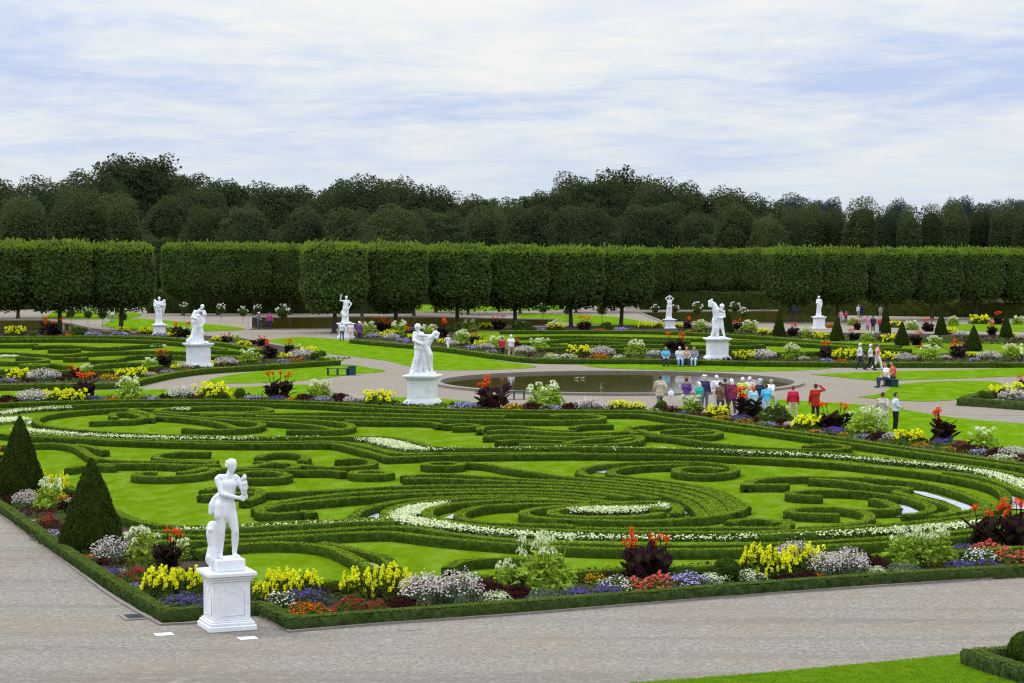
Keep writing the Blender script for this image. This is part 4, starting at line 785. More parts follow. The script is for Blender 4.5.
 ('long row with a pointed left end, second of the sweeping rows', [(256, 509.5), (262, 506.5), (275, 502.8), (296, 499.4), (313, 497.3), (330, 494.8), (350, 493.2), (384, 491.4), (430, 490.4), (512, 489.3), (560, 490), (600, 493), (630, 497.4)]),
 ('sweeping row ending left in a fat hook, third of the sweeping rows', [(312, 513.4), (311, 510.6), (303, 510.4), (298, 512.2), (280, 514.4), (263, 514.2), (257, 512), (262, 508.6), (280, 505), (305, 502), (335, 499.3), (360, 497.2), (384, 495.6), (430, 493.6), (512, 492.4), (570, 494.4), (605, 498)]),
 ('sweeping row whose left end bends round the first white wedge', [(352.5, 518), (354, 515), (359, 511), (370, 507), (384, 503.6), (410, 499.6), (450, 497), (512, 495.6), (560, 496.6), (600, 500.5), (625, 504)]),
 ('sweeping row forming the left bank of the white bloom patch', [(388, 520), (385.5, 515), (387, 511), (395, 507), (420, 502), (455, 499), (512, 497.6), (560, 499.5), (590, 503)]),
 ('oval hedge enclosing the central lawn strip, outer of two', [(620, 503.6), (580, 501), (540, 499.9), (512, 500), (490, 500.8), (460, 502.8), (437, 506.6), (427.5, 511), (428, 516), (440, 520.5), (460, 523.5), (490, 526.8), (520, 528.8), (560, 530.5), (600, 531.6), (640, 532.2), (700, 532.4), (768, 532.4)]),
 ('oval hedge enclosing the central lawn strip, inner of two', [(590, 505), (545, 503.5), (512, 504.3), (484, 506.2), (466, 510), (458.5, 515), (464, 520), (484, 522.6), (512, 524.2), (545, 525), (572, 524.8), (577, 526.6)]),
 ('low double row in front of the spiral, right part', [(575, 528), (640, 529), (690, 528), (740, 527.7), (790, 528)]),
 ('great spiral hedge, outer turn around the white bloom heart', [(744, 505.5), (740, 510), (726, 514), (700, 517.6), (672, 520), (640, 521.4), (600, 520.6), (560, 519.5), (534, 517.7), (523, 514.6), (524, 511.3), (536, 508.3), (560, 506.2), (600, 504.4), (640, 501.6), (660, 501.4), (674, 504.4), (679, 509), (675, 514)]),
 ('inmost ring hedge around the white blooms of the great spiral', [(660, 512.5), (655, 515), (640, 516.6), (600, 517.4), (570, 516.6), (552, 514.6), (550, 511.6), (560, 508.8), (580, 507), (620, 506), (645, 505.2), (658, 507), (661, 510)]),
 # right lawn
 ('long outer hedge of the right volute, arching over the lawn', [(746, 485.5), (748, 482.4), (758, 479.2), (775, 477.4), (800, 476.6), (830, 477), (860, 477.8), (896, 480), (930, 484.4), (955, 490.2), (972, 496.8), (985, 503), (986, 507), (973, 510.5), (955, 512)]),
 ('blunt hedge end on the lawn at the mouth of the right volute', [(789, 484.6), (768, 484.6), (752, 485.4), (744, 483.6)]),
 ('inner hedge of the right volute, hooking round the grey gravel', [(810, 478.8), (835, 480.2), (860, 483), (884, 487.4), (892, 487), (905, 486.7), (912, 488.4), (908, 490.4), (892, 490.6), (900, 493.8), (915, 497), (930, 500.4), (948, 504.8), (957, 509.5), (950, 513.5), (933, 516)]),
 ('hedge bracket starting with a blunt block, middle of the right volute', [(821.5, 496), (805, 496), (791, 495.4), (787, 493), (796, 490.9), (830, 490.2), (870, 492.4), (896, 496.4), (915, 500), (928, 504.6), (932, 510), (922, 513.6), (905, 514.6)]),
 ('short hedge bridging two brackets beside the grey gravel', [(872, 499), (879, 498.6), (886, 502), (893, 505.4), (899, 507.6), (898, 509.6), (885, 510.2), (862, 509.6)]),
 ('lower hooked hedge of the right volute, with a blunt inner end', [(838.5, 514.4), (820, 514.2), (800, 513.7), (789, 513.2), (785.5, 511), (792, 508.6), (815, 506.9), (840, 507.4), (860, 510.6), (870, 515), (868, 520), (855, 523.4), (830, 526), (800, 527.6)]),
 ('flat hedge block on the lawn at the right rim of the great spiral', [(730, 522.4), (733, 520), (750, 518.8), (768, 518.8), (778, 520.8), (778, 523)]),
 ('tiny hedge curl next to the flat block by the spiral rim', [(784, 519.8), (790, 521.6), (790, 524.6), (780, 527)]),
 ('hedge between the right end of the white ribbon and the gravel wedge', [(945, 472), (980, 477), (1004, 484), (1024, 492.5), (1060, 506)]),
 ('hedge below the white gravel wedge at the dark cannas', [(1070, 506), (1030, 512.8), (1000, 516), (960, 520.6), (925, 524.6), (896, 527.6), (850, 530.5), (800, 533), (760, 535)]),
 # bottom
 ('hedge along the inside of the side bed, curving along the white ribbon', [(-60, 458), (0, 470), (50, 481.5), (75, 489.5), (100, 503), (128, 517), (150, 524), (180, 526.8), (215, 526.8), (256, 523.6), (320, 520.8), (384, 518.4), (392, 519)]),
 ('second line above the lower white ribbon, left of the blooms', [(150, 531), (205, 530.5), (256, 527), (320, 524), (384, 521), (394, 521.5)]),
 ('hedge just below the lower white ribbon, whole length', [(140, 534), (205, 536.4), (256, 534.2), (320, 530.6), (384, 526.6), (404, 526.6), (430, 530.4), (460, 535), (512, 540.6), (560, 543), (640, 545), (700, 545.2), (768, 543.8), (820, 541.8), (870, 538.8), (920, 535.2), (960, 531.4), (1030, 524)]),
 ('longest hedge in front, facing the flower bed below the lower ribbon', [(150, 541), (205, 541.5), (256, 538.8), (300, 536.2), (350, 533.4), (388, 531.6), (410, 534.4), (434, 537.6), (480, 541.8), (512, 544), (560, 547.3), (620, 549.2), (680, 549.8), (740, 549.2), (800, 547.2), (850, 544.6), (920, 540.4), (1040, 530)]),
 ('bow shaped hedge round the front lawn right of the near pedestal', [(196, 551), (230, 545.4), (256, 543), (290, 542.8), (320, 545.2), (338, 550), (350, 556), (362, 562.5), (376, 570)]),
 ('hedge hooking round the small white gravel patch at the front', [(320, 542.8), (344, 546), (362, 552), (373, 554), (383, 554.6), (388, 559), (394, 568)]),
 ('dark hedge arc behind the pale gaura of the front bed', [(448.5, 567.5), (456, 562), (478, 558.8), (505, 557.8), (528, 558.4), (540, 562.5)]),
 ('straight low hedge directly behind the front flower bed', [(250, 585), (290, 583.5), (345, 580.5), (420, 579.3), (484, 576.2), (560, 572.4), (640, 568.3), (720, 565.6), (800, 562.2), (900, 555.2), (1024, 547), (1120, 540)]),
]
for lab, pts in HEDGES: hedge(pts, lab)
for u, v, ru, lab in ((371.2, 471.7, 18.5, 'small full ring hedge on the open lawn at the middle left'), (443, 463.2, 18, 'full ring hedge with a tail, under the kinked long hedge')):
    ringhedge(u, v, ru, lab, group='box hedges of the near parterre')
# edging hedges of the front beds
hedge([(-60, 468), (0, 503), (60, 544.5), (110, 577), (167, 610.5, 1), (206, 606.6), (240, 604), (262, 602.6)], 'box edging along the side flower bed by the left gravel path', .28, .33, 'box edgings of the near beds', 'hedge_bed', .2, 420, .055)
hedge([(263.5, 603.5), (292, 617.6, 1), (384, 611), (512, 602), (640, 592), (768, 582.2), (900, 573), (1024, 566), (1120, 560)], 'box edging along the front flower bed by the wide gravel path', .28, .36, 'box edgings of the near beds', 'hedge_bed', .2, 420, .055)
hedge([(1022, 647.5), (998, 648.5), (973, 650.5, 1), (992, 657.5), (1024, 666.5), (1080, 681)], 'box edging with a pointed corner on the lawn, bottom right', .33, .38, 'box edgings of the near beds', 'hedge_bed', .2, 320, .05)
# stone edging strips
def strip(pts, w, h, label):
    c = path(pts, 0, .5, 1); n, t = normals2(c); k = len(c)
    L = np.concatenate([np.c_[c - n * w / 2, np.full(k, 0)], np.c_[c - n * w / 2, np.full(k, h)], np.c_[c + n * w / 2, np.full(k, h)], np.c_[c + n * w / 2, np.full(k, 0)]])
    i = np.arange(k - 1); mb = MB(); mb.add(L, np.concatenate([np.stack([i + a * k, i + 1 + a * k, i + 1 + (a + 1) * k, i + (a + 1) * k], 1) for a in range(3)]))
    o = mb.build('stone_edging', M['kerb']); tag(o, label, 'edging', 'stone edgings of the near beds')
strip([(-60, 476), (0, 515), (39.5, 543), (79, 573), (118.6, 601.5), (161, 625.5, 1), (204, 623.5)], .09, .05, 'thin stone edging between the left path and the side bed')
strip([(261, 617), (290, 632.5, 1), (384, 624.5), (512, 615.5), (640, 604.8), (768, 594.5), (1024, 577), (1100, 572)], .09, .05, 'thin stone edging between the wide path and the front bed')
# ------------------------------------------------------------------ hedges of the two farther parterres
kw = dict(ds=.6, dens=40, leaf=.12, h=.36, w=.5)
FARL = [
 ('box edging at the back of the far left parterre', [(-100, 337), (0, 336.6), (128, 336.2), (180, 338.4), (230, 344), (262, 350)]),
 ('long box row second from the back of the far left parterre', [(-60, 340), (60, 339), (140, 340), (200, 345), (225, 349)]),
 ('short dark row at the far left parterre edge', [(-30, 344.3), (10, 344.6), (30, 345), (35, 343.6)]),
 ('wavy row across the middle of the far left parterre', [(34, 346.2), (60, 345), (88, 346.6), (100, 348), (128, 346), (160, 344)]),
 ('short stub row in the far left parterre centre', [(50, 349.4), (66, 350), (80, 349.4)]),
 ('long bent row in the far left parterre', [(-20, 352), (20, 353), (40, 354), (62, 356), (70, 354.5), (100, 352), (150, 351), (190, 352)]),
 ('small curl below the long bent row of the far left parterre', [(65, 358), (80, 358.6), (85, 357)]),
 ('hook row towards the bowed statue in the far left parterre', [(90, 360), (105, 360.6), (118, 359.6), (125, 356.5), (150, 355), (195, 357)]),
 ('loop at the white patch of the far left parterre', [(-10, 361.5), (30, 362), (46, 360.6), (42, 358), (18, 357)]),
 ('oval ring at the front of the far left parterre', [(23, 364.5), (30, 363.4), (40, 363.4), (49, 364.5), (42, 365.8), (29, 365.8), (23, 364.5)]),
 ('short diagonal stub beside the oval ring far left', [(52, 363.4), (62, 365), (70, 366.4)]),
 ('arched row near the front of the far left parterre', [(88, 366.4), (110, 363.6), (140, 362.4), (180, 363)]),
 ('low row just behind the front bed of the far left parterre', [(-20, 369.4), (60, 370.6), (120, 370), (160, 365.5)]),
 ('short row behind the bowed statue pedestal', [(205, 350), (235, 351), (256, 354)]),
 ('second short row behind the bowed statue pedestal', [(206, 356.4), (225, 355), (240, 356.8), (254, 360)]),
 ('box edging along the front of the far left parterre', [(-120, 386), (0, 384.8), (60, 384.2), (120, 383.2), (146, 378.3), (176, 372.3), (212, 368.3), (256, 365.8), (300, 363), (337, 360.6, 1), (322, 357)]),
]
for lab, pts in FARL: hedge(pts, lab, group='box hedges of the far left parterre', **kw)
FARR = [
 ('box edging at the back of the far right parterre', [(500, 331), (560, 330.8), (640, 330.8), (700, 333), (768, 337), (840, 343), (900, 346)]),
 ('long wavy row behind the pool, rear of the far right parterre', [(516, 337), (560, 335.6), (610, 336.6), (700, 338.5), (768, 341), (850, 346), (910, 349)]),
 ('hooked row in the middle of the far right parterre', [(520, 343), (548, 341), (560, 339.2), (590, 338.8), (640, 340.4), (690, 341)]),
 ('oval loop row above the pool in the far right parterre', [(552, 344), (590, 346), (625, 345.4), (632, 343.4), (600, 341.8), (570, 342.4)]),
 ('short row in front of the oval loop, far right parterre', [(540, 348.4), (575, 347.4), (596, 349)]),
 ('low row behind the bench with four people', [(596, 349.6), (640, 348.6), (700, 350), (768, 350)]),
 ('row passing behind the seated four, far right parterre', [(636, 344.4), (690, 345.2), (720, 346), (764, 345)]),
 ('row passing behind the leaning statue, far right parterre', [(732, 341.4), (790, 343), (840, 346), (880, 350)]),
 ('row in front of the leaning statue, far right parterre', [(732, 354), (800, 352), (870, 350.6), (905, 352)]),
 ('box edging along the front of the far right parterre', [(352, 339.5), (384, 342.4), (440, 347.4), (500, 355), (541, 359), (640, 359.4), (768, 362), (896, 362.8), (1130, 362.6)]),
]
for lab, pts in FARR: hedge(pts, lab, group='box hedges of the far right parterre', **kw)
hedge([(1100, 405), (1024, 402.6), (985, 399.6), (962, 398.4, 1), (976, 394), (1024, 387)], 'box edging with a pointed end at the right rim of the garden', .4, .5, 'box edgings of the corner bed', 'hedge_bed', .4, 80, .1)
# hornbeam hedges and low walls at the back
def tallhedge(u0, v0, u1, v1, h, w, lab, mt='hornbeam_painted_shade'):
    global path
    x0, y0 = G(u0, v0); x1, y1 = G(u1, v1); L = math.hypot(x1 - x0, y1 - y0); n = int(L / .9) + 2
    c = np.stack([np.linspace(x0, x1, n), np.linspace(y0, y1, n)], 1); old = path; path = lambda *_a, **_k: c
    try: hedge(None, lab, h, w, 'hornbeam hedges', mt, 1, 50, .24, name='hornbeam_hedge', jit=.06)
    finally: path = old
tallhedge(780, 314, 1120, 320, 1.75, 1.1, 'clipped olive hornbeam hedge behind the cones on the right', 'hornbeam')
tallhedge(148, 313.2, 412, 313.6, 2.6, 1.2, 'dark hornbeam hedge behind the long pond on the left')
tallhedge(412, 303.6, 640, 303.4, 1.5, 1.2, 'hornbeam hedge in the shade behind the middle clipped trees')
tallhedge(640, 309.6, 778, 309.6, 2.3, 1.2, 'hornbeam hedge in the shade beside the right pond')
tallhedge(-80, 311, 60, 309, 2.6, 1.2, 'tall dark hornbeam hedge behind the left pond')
# ------------------------------------------------------------------ ribbons of white bedding flowers
def ribbon(pts, wpx, label, dens=60, closed=False):
    """low white flowers over green leaves along a line (stuff: nobody could count them)"""
    c = path(pts, .12, .25, 3); n, t = normals2(c); mb = MB()
    wv = np.interp(np.linspace(0, 1, len(c)), np.linspace(0, 1, len(wpx)), wpx) * .54
    cl = R.uniform(.5, 1.0, len(c) // 3 + 2); cl = np.interp(np.arange(len(c)), np.arange(len(cl)) * 3, cl)
    for m_, col, z0, z1, d in ((0, None, .05, .20, dens), (1, None, .22, .32, dens * 8)):
        cnt = np.maximum(1, (wv * .25 * d * (cl if m_ else 1)).astype(int)); idx = np.repeat(np.arange(len(c)), cnt); k = len(idx)
        off = R.uniform(-.5, .5, k) * wv[idx]
        xy = c[idx] + n[idx] * off[:, None] + R.normal(0, .08, (k, 2))
        z = R.uniform(z0, z1, k) * (1.1 - .5 * np.abs(off / wv[idx]))
        cards(mb, np.c_[xy, z], np.tile([0, -.25, 1.0], (k, 1)), .07 if m_ else .12, .8, .5, mi=m_)
    o = mb.build('white_bedding_flowers', [M['greygreen'], M['cream']]); tag(o, label, 'bedding flowers', 'white flower ribbons', 'stuff')
ribbon([(-40, 424), (0, 422), (14, 421), (26, 421.5)], [3.2, 4.6, 3.2, 1], 'broad white bedding flowers beside the first yew cone')
ribbon([(0, 415.5), (20, 412.6), (45, 410.6), (70, 409.4)], [1.2, .8, .6, .4], 'thin ribbon of white blooms curving over the rear teardrop')
ribbon([(20, 431), (32, 433), (50, 434.6), (75, 436.8), (125, 439), (200, 440.8), (256, 441), (330, 440.3)], [1.2, 1.2, .8, .6, .5, .3, .3, .3], 'ribbon of white blooms along the long hedge, left part')
ribbon([(358, 441.6), (372, 441.6), (390, 445.2), (408, 449.8), (424, 452.4)], [.5, 2.0, 2.2, 1.8, .5], 'white diamond of bedding flowers at the kinked hedge', 90)
ribbon([(428, 452), (512, 451.6), (575, 451), (640, 451.8), (700, 453), (768, 456), (832, 459), (896, 464.5), (940, 468.6), (985, 475.4), (1024, 486), (1060, 498)], [.25, .28, .32, .36, .32, .34, .38, .42, .6, 1.1, 1.9, 2.2], 'long ribbon of white blooms crossing the right half of the parterre')
ribbon([(172, 411.2), (188, 411)], [.8, .8], 'small white flower patch inside the flat oval ring')
ribbon([(180, 532.6), (205, 533.4), (256, 530.8), (310, 528), (345, 526.2), (388, 524.4)], [.5, .5, .4, .4, .4, .5], 'thin lower ribbon of white blooms left of the broad patch')
ribbon([(392, 523.5), (400, 517), (412, 512.5), (430, 509), (446, 507)], [.8, 1.4, 2.0, 1.6, .5], 'broad patch of white blooms under the sweeping hedges', 90)
ribbon([(398, 522), (425, 525.5), (460, 531), (490, 534.5), (512, 536.4), (560, 539.4), (640, 541.6), (720, 541.2), (768, 540), (800, 538.8), (850, 536.8), (890, 534), (950, 529.5), (985, 526)], [1.6, 1.7, 1.1, .85, .6, .42, .36, .34, .36, .5, .75, .95, 1.2, 1.0], 'long lower ribbon of white blooms in front of the great spiral')
ribbon([(572, 513.5), (600, 513), (630, 513), (650, 511.5)], [1.0, 1.8, 1.6, .7], 'white blooms in the heart of the great spiral', 90)
ribbon([(661, 508), (668, 511)], [.6, .6], 'tiny white flower patch beside the heart of the spiral')
ribbon([(-10, 357.4), (16, 357.6)], [2.2, 1.6], 'white flower patch in the far left parterre')
ribbon([(148, 347.6), (164, 346.6)], [1.6, .8], 'cream flower patch behind the front bed of the far left parterre')
# ------------------------------------------------------------------ trees
def sbk(P):
    a = np.abs(P); return 1 / (((a[:, 0] ** 9 + a[:, 1] ** 9) ** (4.5 / 9)) + a[:, 2] ** 4.5) ** (1 / 4.5)
def superbox(n, p=5.0):
    """points and normals on a rounded box of half size 1"""
    d = nrm(R.normal(0, 1, (n, 3))); d = nrm(d * (1 + .6 * R.uniform(0, 1, (n, 1)) * np.sign(R.normal(0, 1, (n, 3))) * 0))
    P = d * sbk(d)[:, None]
    N = nrm(np.sign(P) * np.abs(P) ** (p - 1)); return P, N
def linden_meshes(seed, hw=2.85, z0=2.6, z1=8.62, nleaf=9000):
    zc, hz = (z0 + z1) / 2, (z1 - z0) / 2
    mb = MB(); V, F = ICO3
    k = sbk(V)
    core = V * k[:, None] * np.array([hw * .90, hw * .90, hz * .92]) * (1 + R.normal(0, .03, (len(V), 1))) + [0, 0, zc]
    mb.add(core, F, True)
    P, N = superbox(nleaf)
    lump = 1 + .035 * np.sin(P[:, 0:1] * 5 + seed) * np.cos(P[:, 1:2] * 4.3 + seed * 2) + .03 * np.sin(P[:, 2:3] * 7 + P[:, 0:1] * 4)
    dep = R.uniform(.9, 1.04, (nleaf, 1)) * lump
    # hanging skirts at the lower rim are uneven
    Q = P * dep * [hw, hw, hz] + [0, 0, zc]
    cards(mb, Q, N, .34, .7, .5)
    low = P[:, 2] < -.75; Q2 = Q[low] - [0, 0, 1] * R.uniform(0, .7, (low.sum(), 1)) * R.choice([0, 1], (low.sum(), 1))
    cards(mb, Q2, N[low], .30, .7, .8)
    crown = mb.mesh('crown')
    mb = MB(); n = 1500
    xy = R.uniform(-.97, .97, (n, 2)) * hw; z = z1 - .15 + R.exponential(.12, n) - .55 * (np.abs(xy / hw).max(1) ** 6)
    cards(mb, np.c_[xy, z], np.c_[R.normal(0, 1, (n, 2)), np.full(n, .2)], .38, .45, .3, up=(0, 0, 1))
    a = R.choice(4, 420); s = R.uniform(-1, 1, 420); zz = z1 - .25 - R.exponential(.38, 420)
    ex = np.where(a < 2, np.where(a == 0, 1, -1), s) * hw; ey = np.where(a < 2, s, np.where(a == 2, 1, -1)) * hw
    cards(mb, np.c_[ex, ey, zz], np.c_[ex, ey, np.full(420, .5)], .22, .6, .7)
    shoots = mb.mesh('shoots')
    mb = MB(); lean = R.normal(0, .06, 2)
    tube(mb, [(0, 0, -.05), (0, 0, .25), (*lean, 1.4), (*lean * 1.5, 2.5), (*lean, 4.2)], [.34, .22, .19, .17, .10], 9)
    for q in range(6):
        an = q * 1.05 + R.uniform(0, .5); d = np.array([math.cos(an), math.sin(an)])
        tube(mb, [(*lean, 2.0 + .1 * q), (*(lean + d * .9), 2.7 + .1 * q), (*(lean + d * 1.9), 3.4 + .15 * q)], [.09, .065, .03], 6)
    trunk = mb.mesh('trunk')
    for me, ms in ((crown, 'linden'), (shoots, 'shoot'), (trunk, 'bark')): me.materials.append(M[ms])
    return crown, shoots, trunk
LIND = [linden_meshes(s) for s in range(4)]
def linden(u, v, label, group, hs=1.0, ws=1.0, i=0, rz=None):
    x, y = G(u, v); r = empty('linden_tree', (x, y, 0), R.choice([0, 1, 2, 3]) * math.pi / 2 + .14, (ws, ws, hs))
    tag(r, label, 'tree', group)
    c, s, t = LIND[i % 4]
    link('crown', c, None, r); link('shoots', s, None, r); link('trunk', t, None, r)
    return r
ORD = ['first', 'second', 'third', 'fourth', 'fifth', 'sixth', 'seventh', 'eighth', 'ninth', 'tenth', 'eleventh', 'twelfth', 'thirteenth', 'fourteenth', 'fifteenth', 'sixteenth', 'seventeenth', 'eighteenth', 'nineteenth', 'twentieth', 'twenty-first', 'twenty-second', 'twenty-third', 'twenty-fourth', 'twenty-fifth', 'twenty-sixth', 'twenty-seventh', 'twenty-eighth', 'twenty-ninth', 'thirtieth']
LR = [('far left block of clipped trees', [(-66, 333), (-4, 332), (60, 331.4), (121, 330.4)], 1.13),
      ('row of clipped trees behind the far left block', [(-34, 319), (18, 318.3), (68, 317.6)], .95),
      ('block of clipped trees behind the angel-like statue', [(183, 315.2), (218, 315), (254, 314.8), (290, 314.6)], .86),
      ('back row of clipped trees left of centre', [(206, 307.2), (240, 307), (274, 307), (308, 306.8)], .82),
      ('long central block of clipped trees', [(334, 333), (395, 331.2), (458, 329.6), (515, 328.2), (571, 327), (621, 326)], 1.07),
      ('shaded row behind the long central block', [(362, 317), (414, 316), (436, 312.5), (468, 314.6), (520, 313.6), (576, 312.8), (622, 312)], .86),
      ('recessed block of clipped trees behind the small statue', [(652, 309.6), (684, 309.2), (716, 308.8), (748, 308.5)], .80),
      ('far right block of clipped trees', [(791, 323), (838, 321.6), (886, 320.5), (932, 319.6), (976, 318.8), (1020, 318), (1062, 317.3)], .95),
      ('back row on the far right', [(776, 308), (808, 307.6), (842, 307.4), (874, 307.2), (906, 307), (940, 307), (972, 306.8), (1006, 306.6)], .80)]
TOPS = dict(zip([r[0] for r in LR], [(239, 241), (240.5, 241), (242, 242.5), (243, 243.5), (241, 246.5), (244, 247), (247.5, 248), (246, 247.5), (247.5, 248)]))
q = 0
for nm, pts, ws in LR:
    n_ = len(pts)
    for i, (u, v) in enumerate(pts):
        yt = TOPS[nm][0] + (TOPS[nm][1] - TOPS[nm][0]) * i / max(1, n_ - 1); hs = (CAMH + (240 - yt) / ppm(v) + R.normal(0, .05)) / 8.98
        linden(u, v, '%s clipped linden from the left in the %s' % (ORD[i], nm.replace(' of clipped trees', '')), 'lindens of the ' + nm, hs, ws, q); q += 1
# ---- forest beyond
ZT = []
def forest_meshes(kind, seed):
    """unit tree 10 high: a full uneven crown of leaves round dark inner foliage, on a trunk with limbs"""
    r = np.random.default_rng(seed); ph = r.uniform(0, 6.28, (3, 10, 4)); fr = [r.normal(0, 1, (10, 3)) * f for f in (1.5, 3.2, 7.0)]
    def nz(d, k): return sum(np.sin(d @ fr[k][q] + ph[k, q, 0]) for q in range(10)) / 4.0
    if kind == 'column': ax, cz, pw, am = (1.72, 1.72, 4.85), 5.0, 3.2, (.02, .03, .04)
    elif kind == 'broad': ax, cz, pw, am = (3.2, 3.2, 4.5), 5.2, 2.4, (.14, .19, .11)
    else: ax, cz, pw, am = (3.2, 3.2, 4.6), 5.2, 2.4, (.18, .21, .13)
    def rad(d):
        k = 1 / np.sum(np.abs(d / np.array(ax)) ** pw, 1) ** (1 / pw)
        return k * (1 + am[0] * nz(d, 0) + am[1] * nz(d, 1) + am[2] * nz(d, 2))
    mb = MB(); V, F = ICO3; mb.add(V * (rad(V) * .80)[:, None] * (1 + r.normal(0, .025, (len(V), 1))) + [0, 0, cz], F, True)
    n = 11000 if kind != 'column' else 9000; d = nrm(r.normal(0, 1, (n, 3)) * [1, 1, 1.15]); d[:, 2] = np.where(d[:, 2] < -.75, -d[:, 2], d[:, 2])
    sh = r.uniform(.80, 1.04, (n, 1)); P = d * rad(d)[:, None] * sh
    e = .06; g = np.stack([rad(nrm(d + np.eye(3)[a] * e)) - rad(nrm(d - np.eye(3)[a] * e)) for a in range(3)], 1) / (2 * e) / rad(d)[:, None]
    N = nrm(d - g * .8 + [0, 0, .25]); cards(mb, P + [0, 0, cz], N, .23 if kind != 'column' else .17, .75, .42)
    # loose outer sprays of leaves break the outline
    m = 260 if kind == 'column' else 150; d = nrm(r.normal(0, 1, (m, 3))); d[:, 2] = np.abs(d[:, 2]); q = d * (rad(d) * r.uniform(1.0, 1.05, m))[:, None] + [0, 0, cz]
    idx = np.repeat(np.arange(m), 9); cards(mb, q[idx] + r.normal(0, .10, (len(idx), 3)), d[idx], .17, .7, .9)
    crown = mb.mesh('crown'); mb = MB()
    tube(mb, [(0, 0, -.1), (0, 0, .3), (.05, .03, 2), (.1, .0, 4.5), (.05, 0, 8)], [.32, .22, .18, .12, .03], 7)
    for i in range(9):
        a = i * 2.4; c = np.array([math.cos(a) * ax[0] * .75, math.sin(a) * ax[0] * .75, 2.5 + i * .6]); b = np.array([.06, 0, max(.9, c[2] - 1.8)]); tube(mb, [b, (b + c) / 2 + [0, 0, -.15], c], [.08, .055, .02], 5)
    ZT.append(float(np.percentile((P[:, 2] + cz)[np.hypot(P[:, 0], P[:, 1]) < ax[0] * .6], 99.5))); return crown, mb.mesh('trunk')
FM = {k: [forest_meshes(k, s + 31 * j) for s in range(4)] for j, k in enumerate(('broad', 'ragged', 'column'))}
for k in FM:
    for c, t in FM[k]: c.materials.append(M['forest']); t.materials.append(M['bark'])
def ftree(u, vtop, d, wpx, kind, mat, label, i, group='forest trees beyond the garden'):
    """tree whose top shows at u, vtop when standing d metres away"""
    x = (u - 512) / FPX * d; top = CAMH + (240 - vtop) / FPX * d
    zt = ZT[('broad', 'ragged', 'column').index(kind) * 4 + i % 4]; hs = top / zt; wd_ = wpx / FPX * d / (6.9 if kind != 'column' else 3.6)
    r = empty('forest_tree', (x, d, 0), R.uniform(0, 6.28), (wd_, wd_, hs)); tag(r, label, 'tree', group)
    c, t = FM[kind][i % 4]; o = link('crown', c, None, r); link('trunk', t, None, r)
    if mat != 'forest': o.material_slots[0].link = 'OBJECT'; o.material_slots[0].material = M[mat]
    return r
REAR = [(-20, 178, 70), (12, 184, 50), (48, 176, 60), (92, 172, 60), (118, 166, 50), (137, 156, 60), (160, 164, 54), (184, 172, 48), (208, 186, 44), (234, 181, 46), (260, 196, 44), (284, 184, 44), (312, 188, 46), (340, 180, 50), (364, 174, 50), (388, 181, 46), (408, 178, 46), (430, 186, 44), (446, 192, 36), (488, 197, 44), (516, 200, 40), (540, 191, 50), (570, 172, 46), (596, 178, 40), (616, 168, 56), (644, 180, 40), (664, 178, 46), (692, 183, 46), (720, 187, 44), (742, 193, 40), (770, 197, 44), (796, 204, 40)]
for i, (u, v, w) in enumerate(REAR):
    ftree(u, v, 430 + 18 * math.sin(i * 2.1), w * 1.5, ('ragged' if i in (5, 6, 4, 12, 24, 22) or i % 3 == 0 else 'broad'), 'forest', 'dark forest tree, %s from the left in the skyline behind the clipped trees' % ORD[i] if i < 30 else ('dark forest tree at the low end of the skyline, first past the tall ones' if i == 30 else 'dark forest tree at the low end of the skyline, next to the columns'), i)
FRONT = [(0, 214, 44, 'broad'), (25, 196, 42, 'column'), (80, 188, 52, 'column'), (122, 192, 56, 'broad'), (168, 196, 60, 'broad'), (205, 204, 50, 'broad'), (240, 206, 56, 'broad'), (300, 206, 60, 'broad'), (350, 208, 60, 'broad'), (395, 204, 60, 'broad'), (440, 210, 52, 'broad'), (488, 206, 44, 'column'), (530, 206, 60, 'broad'), (585, 202, 66, 'broad'), (650, 204, 64, 'broad'), (700, 212, 50, 'broad'), (738, 204, 58, 'broad'), (765, 214, 40, 'broad')]
for i, (u, v, w, k) in enumerate(FRONT):
    pale = i in (1, 2, 3, 8, 9, 16, 17)
    ftree(u, v, 365 + 14 * math.cos(i * 1.7), w * 1.05, k, 'forest_pale' if pale else 'forest', '%s tree, %s from the left of the lower trees before the wood' % ('paler rounded' if pale else 'dark leafy', ORD[i]), i + 1)
ftree(158, 236, 335, 34, 'broad', 'forest_pale', 'low bushy tree showing in the gap between the two clipped blocks at the left', 3)
COLS = [(790, 209, 30), (812, 203, 32), (835, 207, 30), (862, 197, 44), (886, 206, 28), (908, 205, 30), (930, 204, 30), (953, 202, 36), (980, 204, 34), (1004, 200, 34), (1030, 203, 40), (1062, 201, 40)]
for i, (u, v, w) in enumerate(COLS):
    ftree(u, v, 395 + 10 * math.sin(i), w * .80, 'column', 'forest_pale' if i % 2 else 'forest', 'tall trimmed column tree, %s from the left of the right-hand avenue' % ORD[i], i, 'trimmed trees of the far avenue')
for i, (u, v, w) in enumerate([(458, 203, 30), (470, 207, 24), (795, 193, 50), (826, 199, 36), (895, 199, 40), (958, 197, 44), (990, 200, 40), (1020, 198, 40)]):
    ftree(u, v, 640, w, 'broad', 'forest_far', 'hazy distant tree, %s from the left showing over the nearer wood' % ORD[i], i, 'distant trees on the horizon')
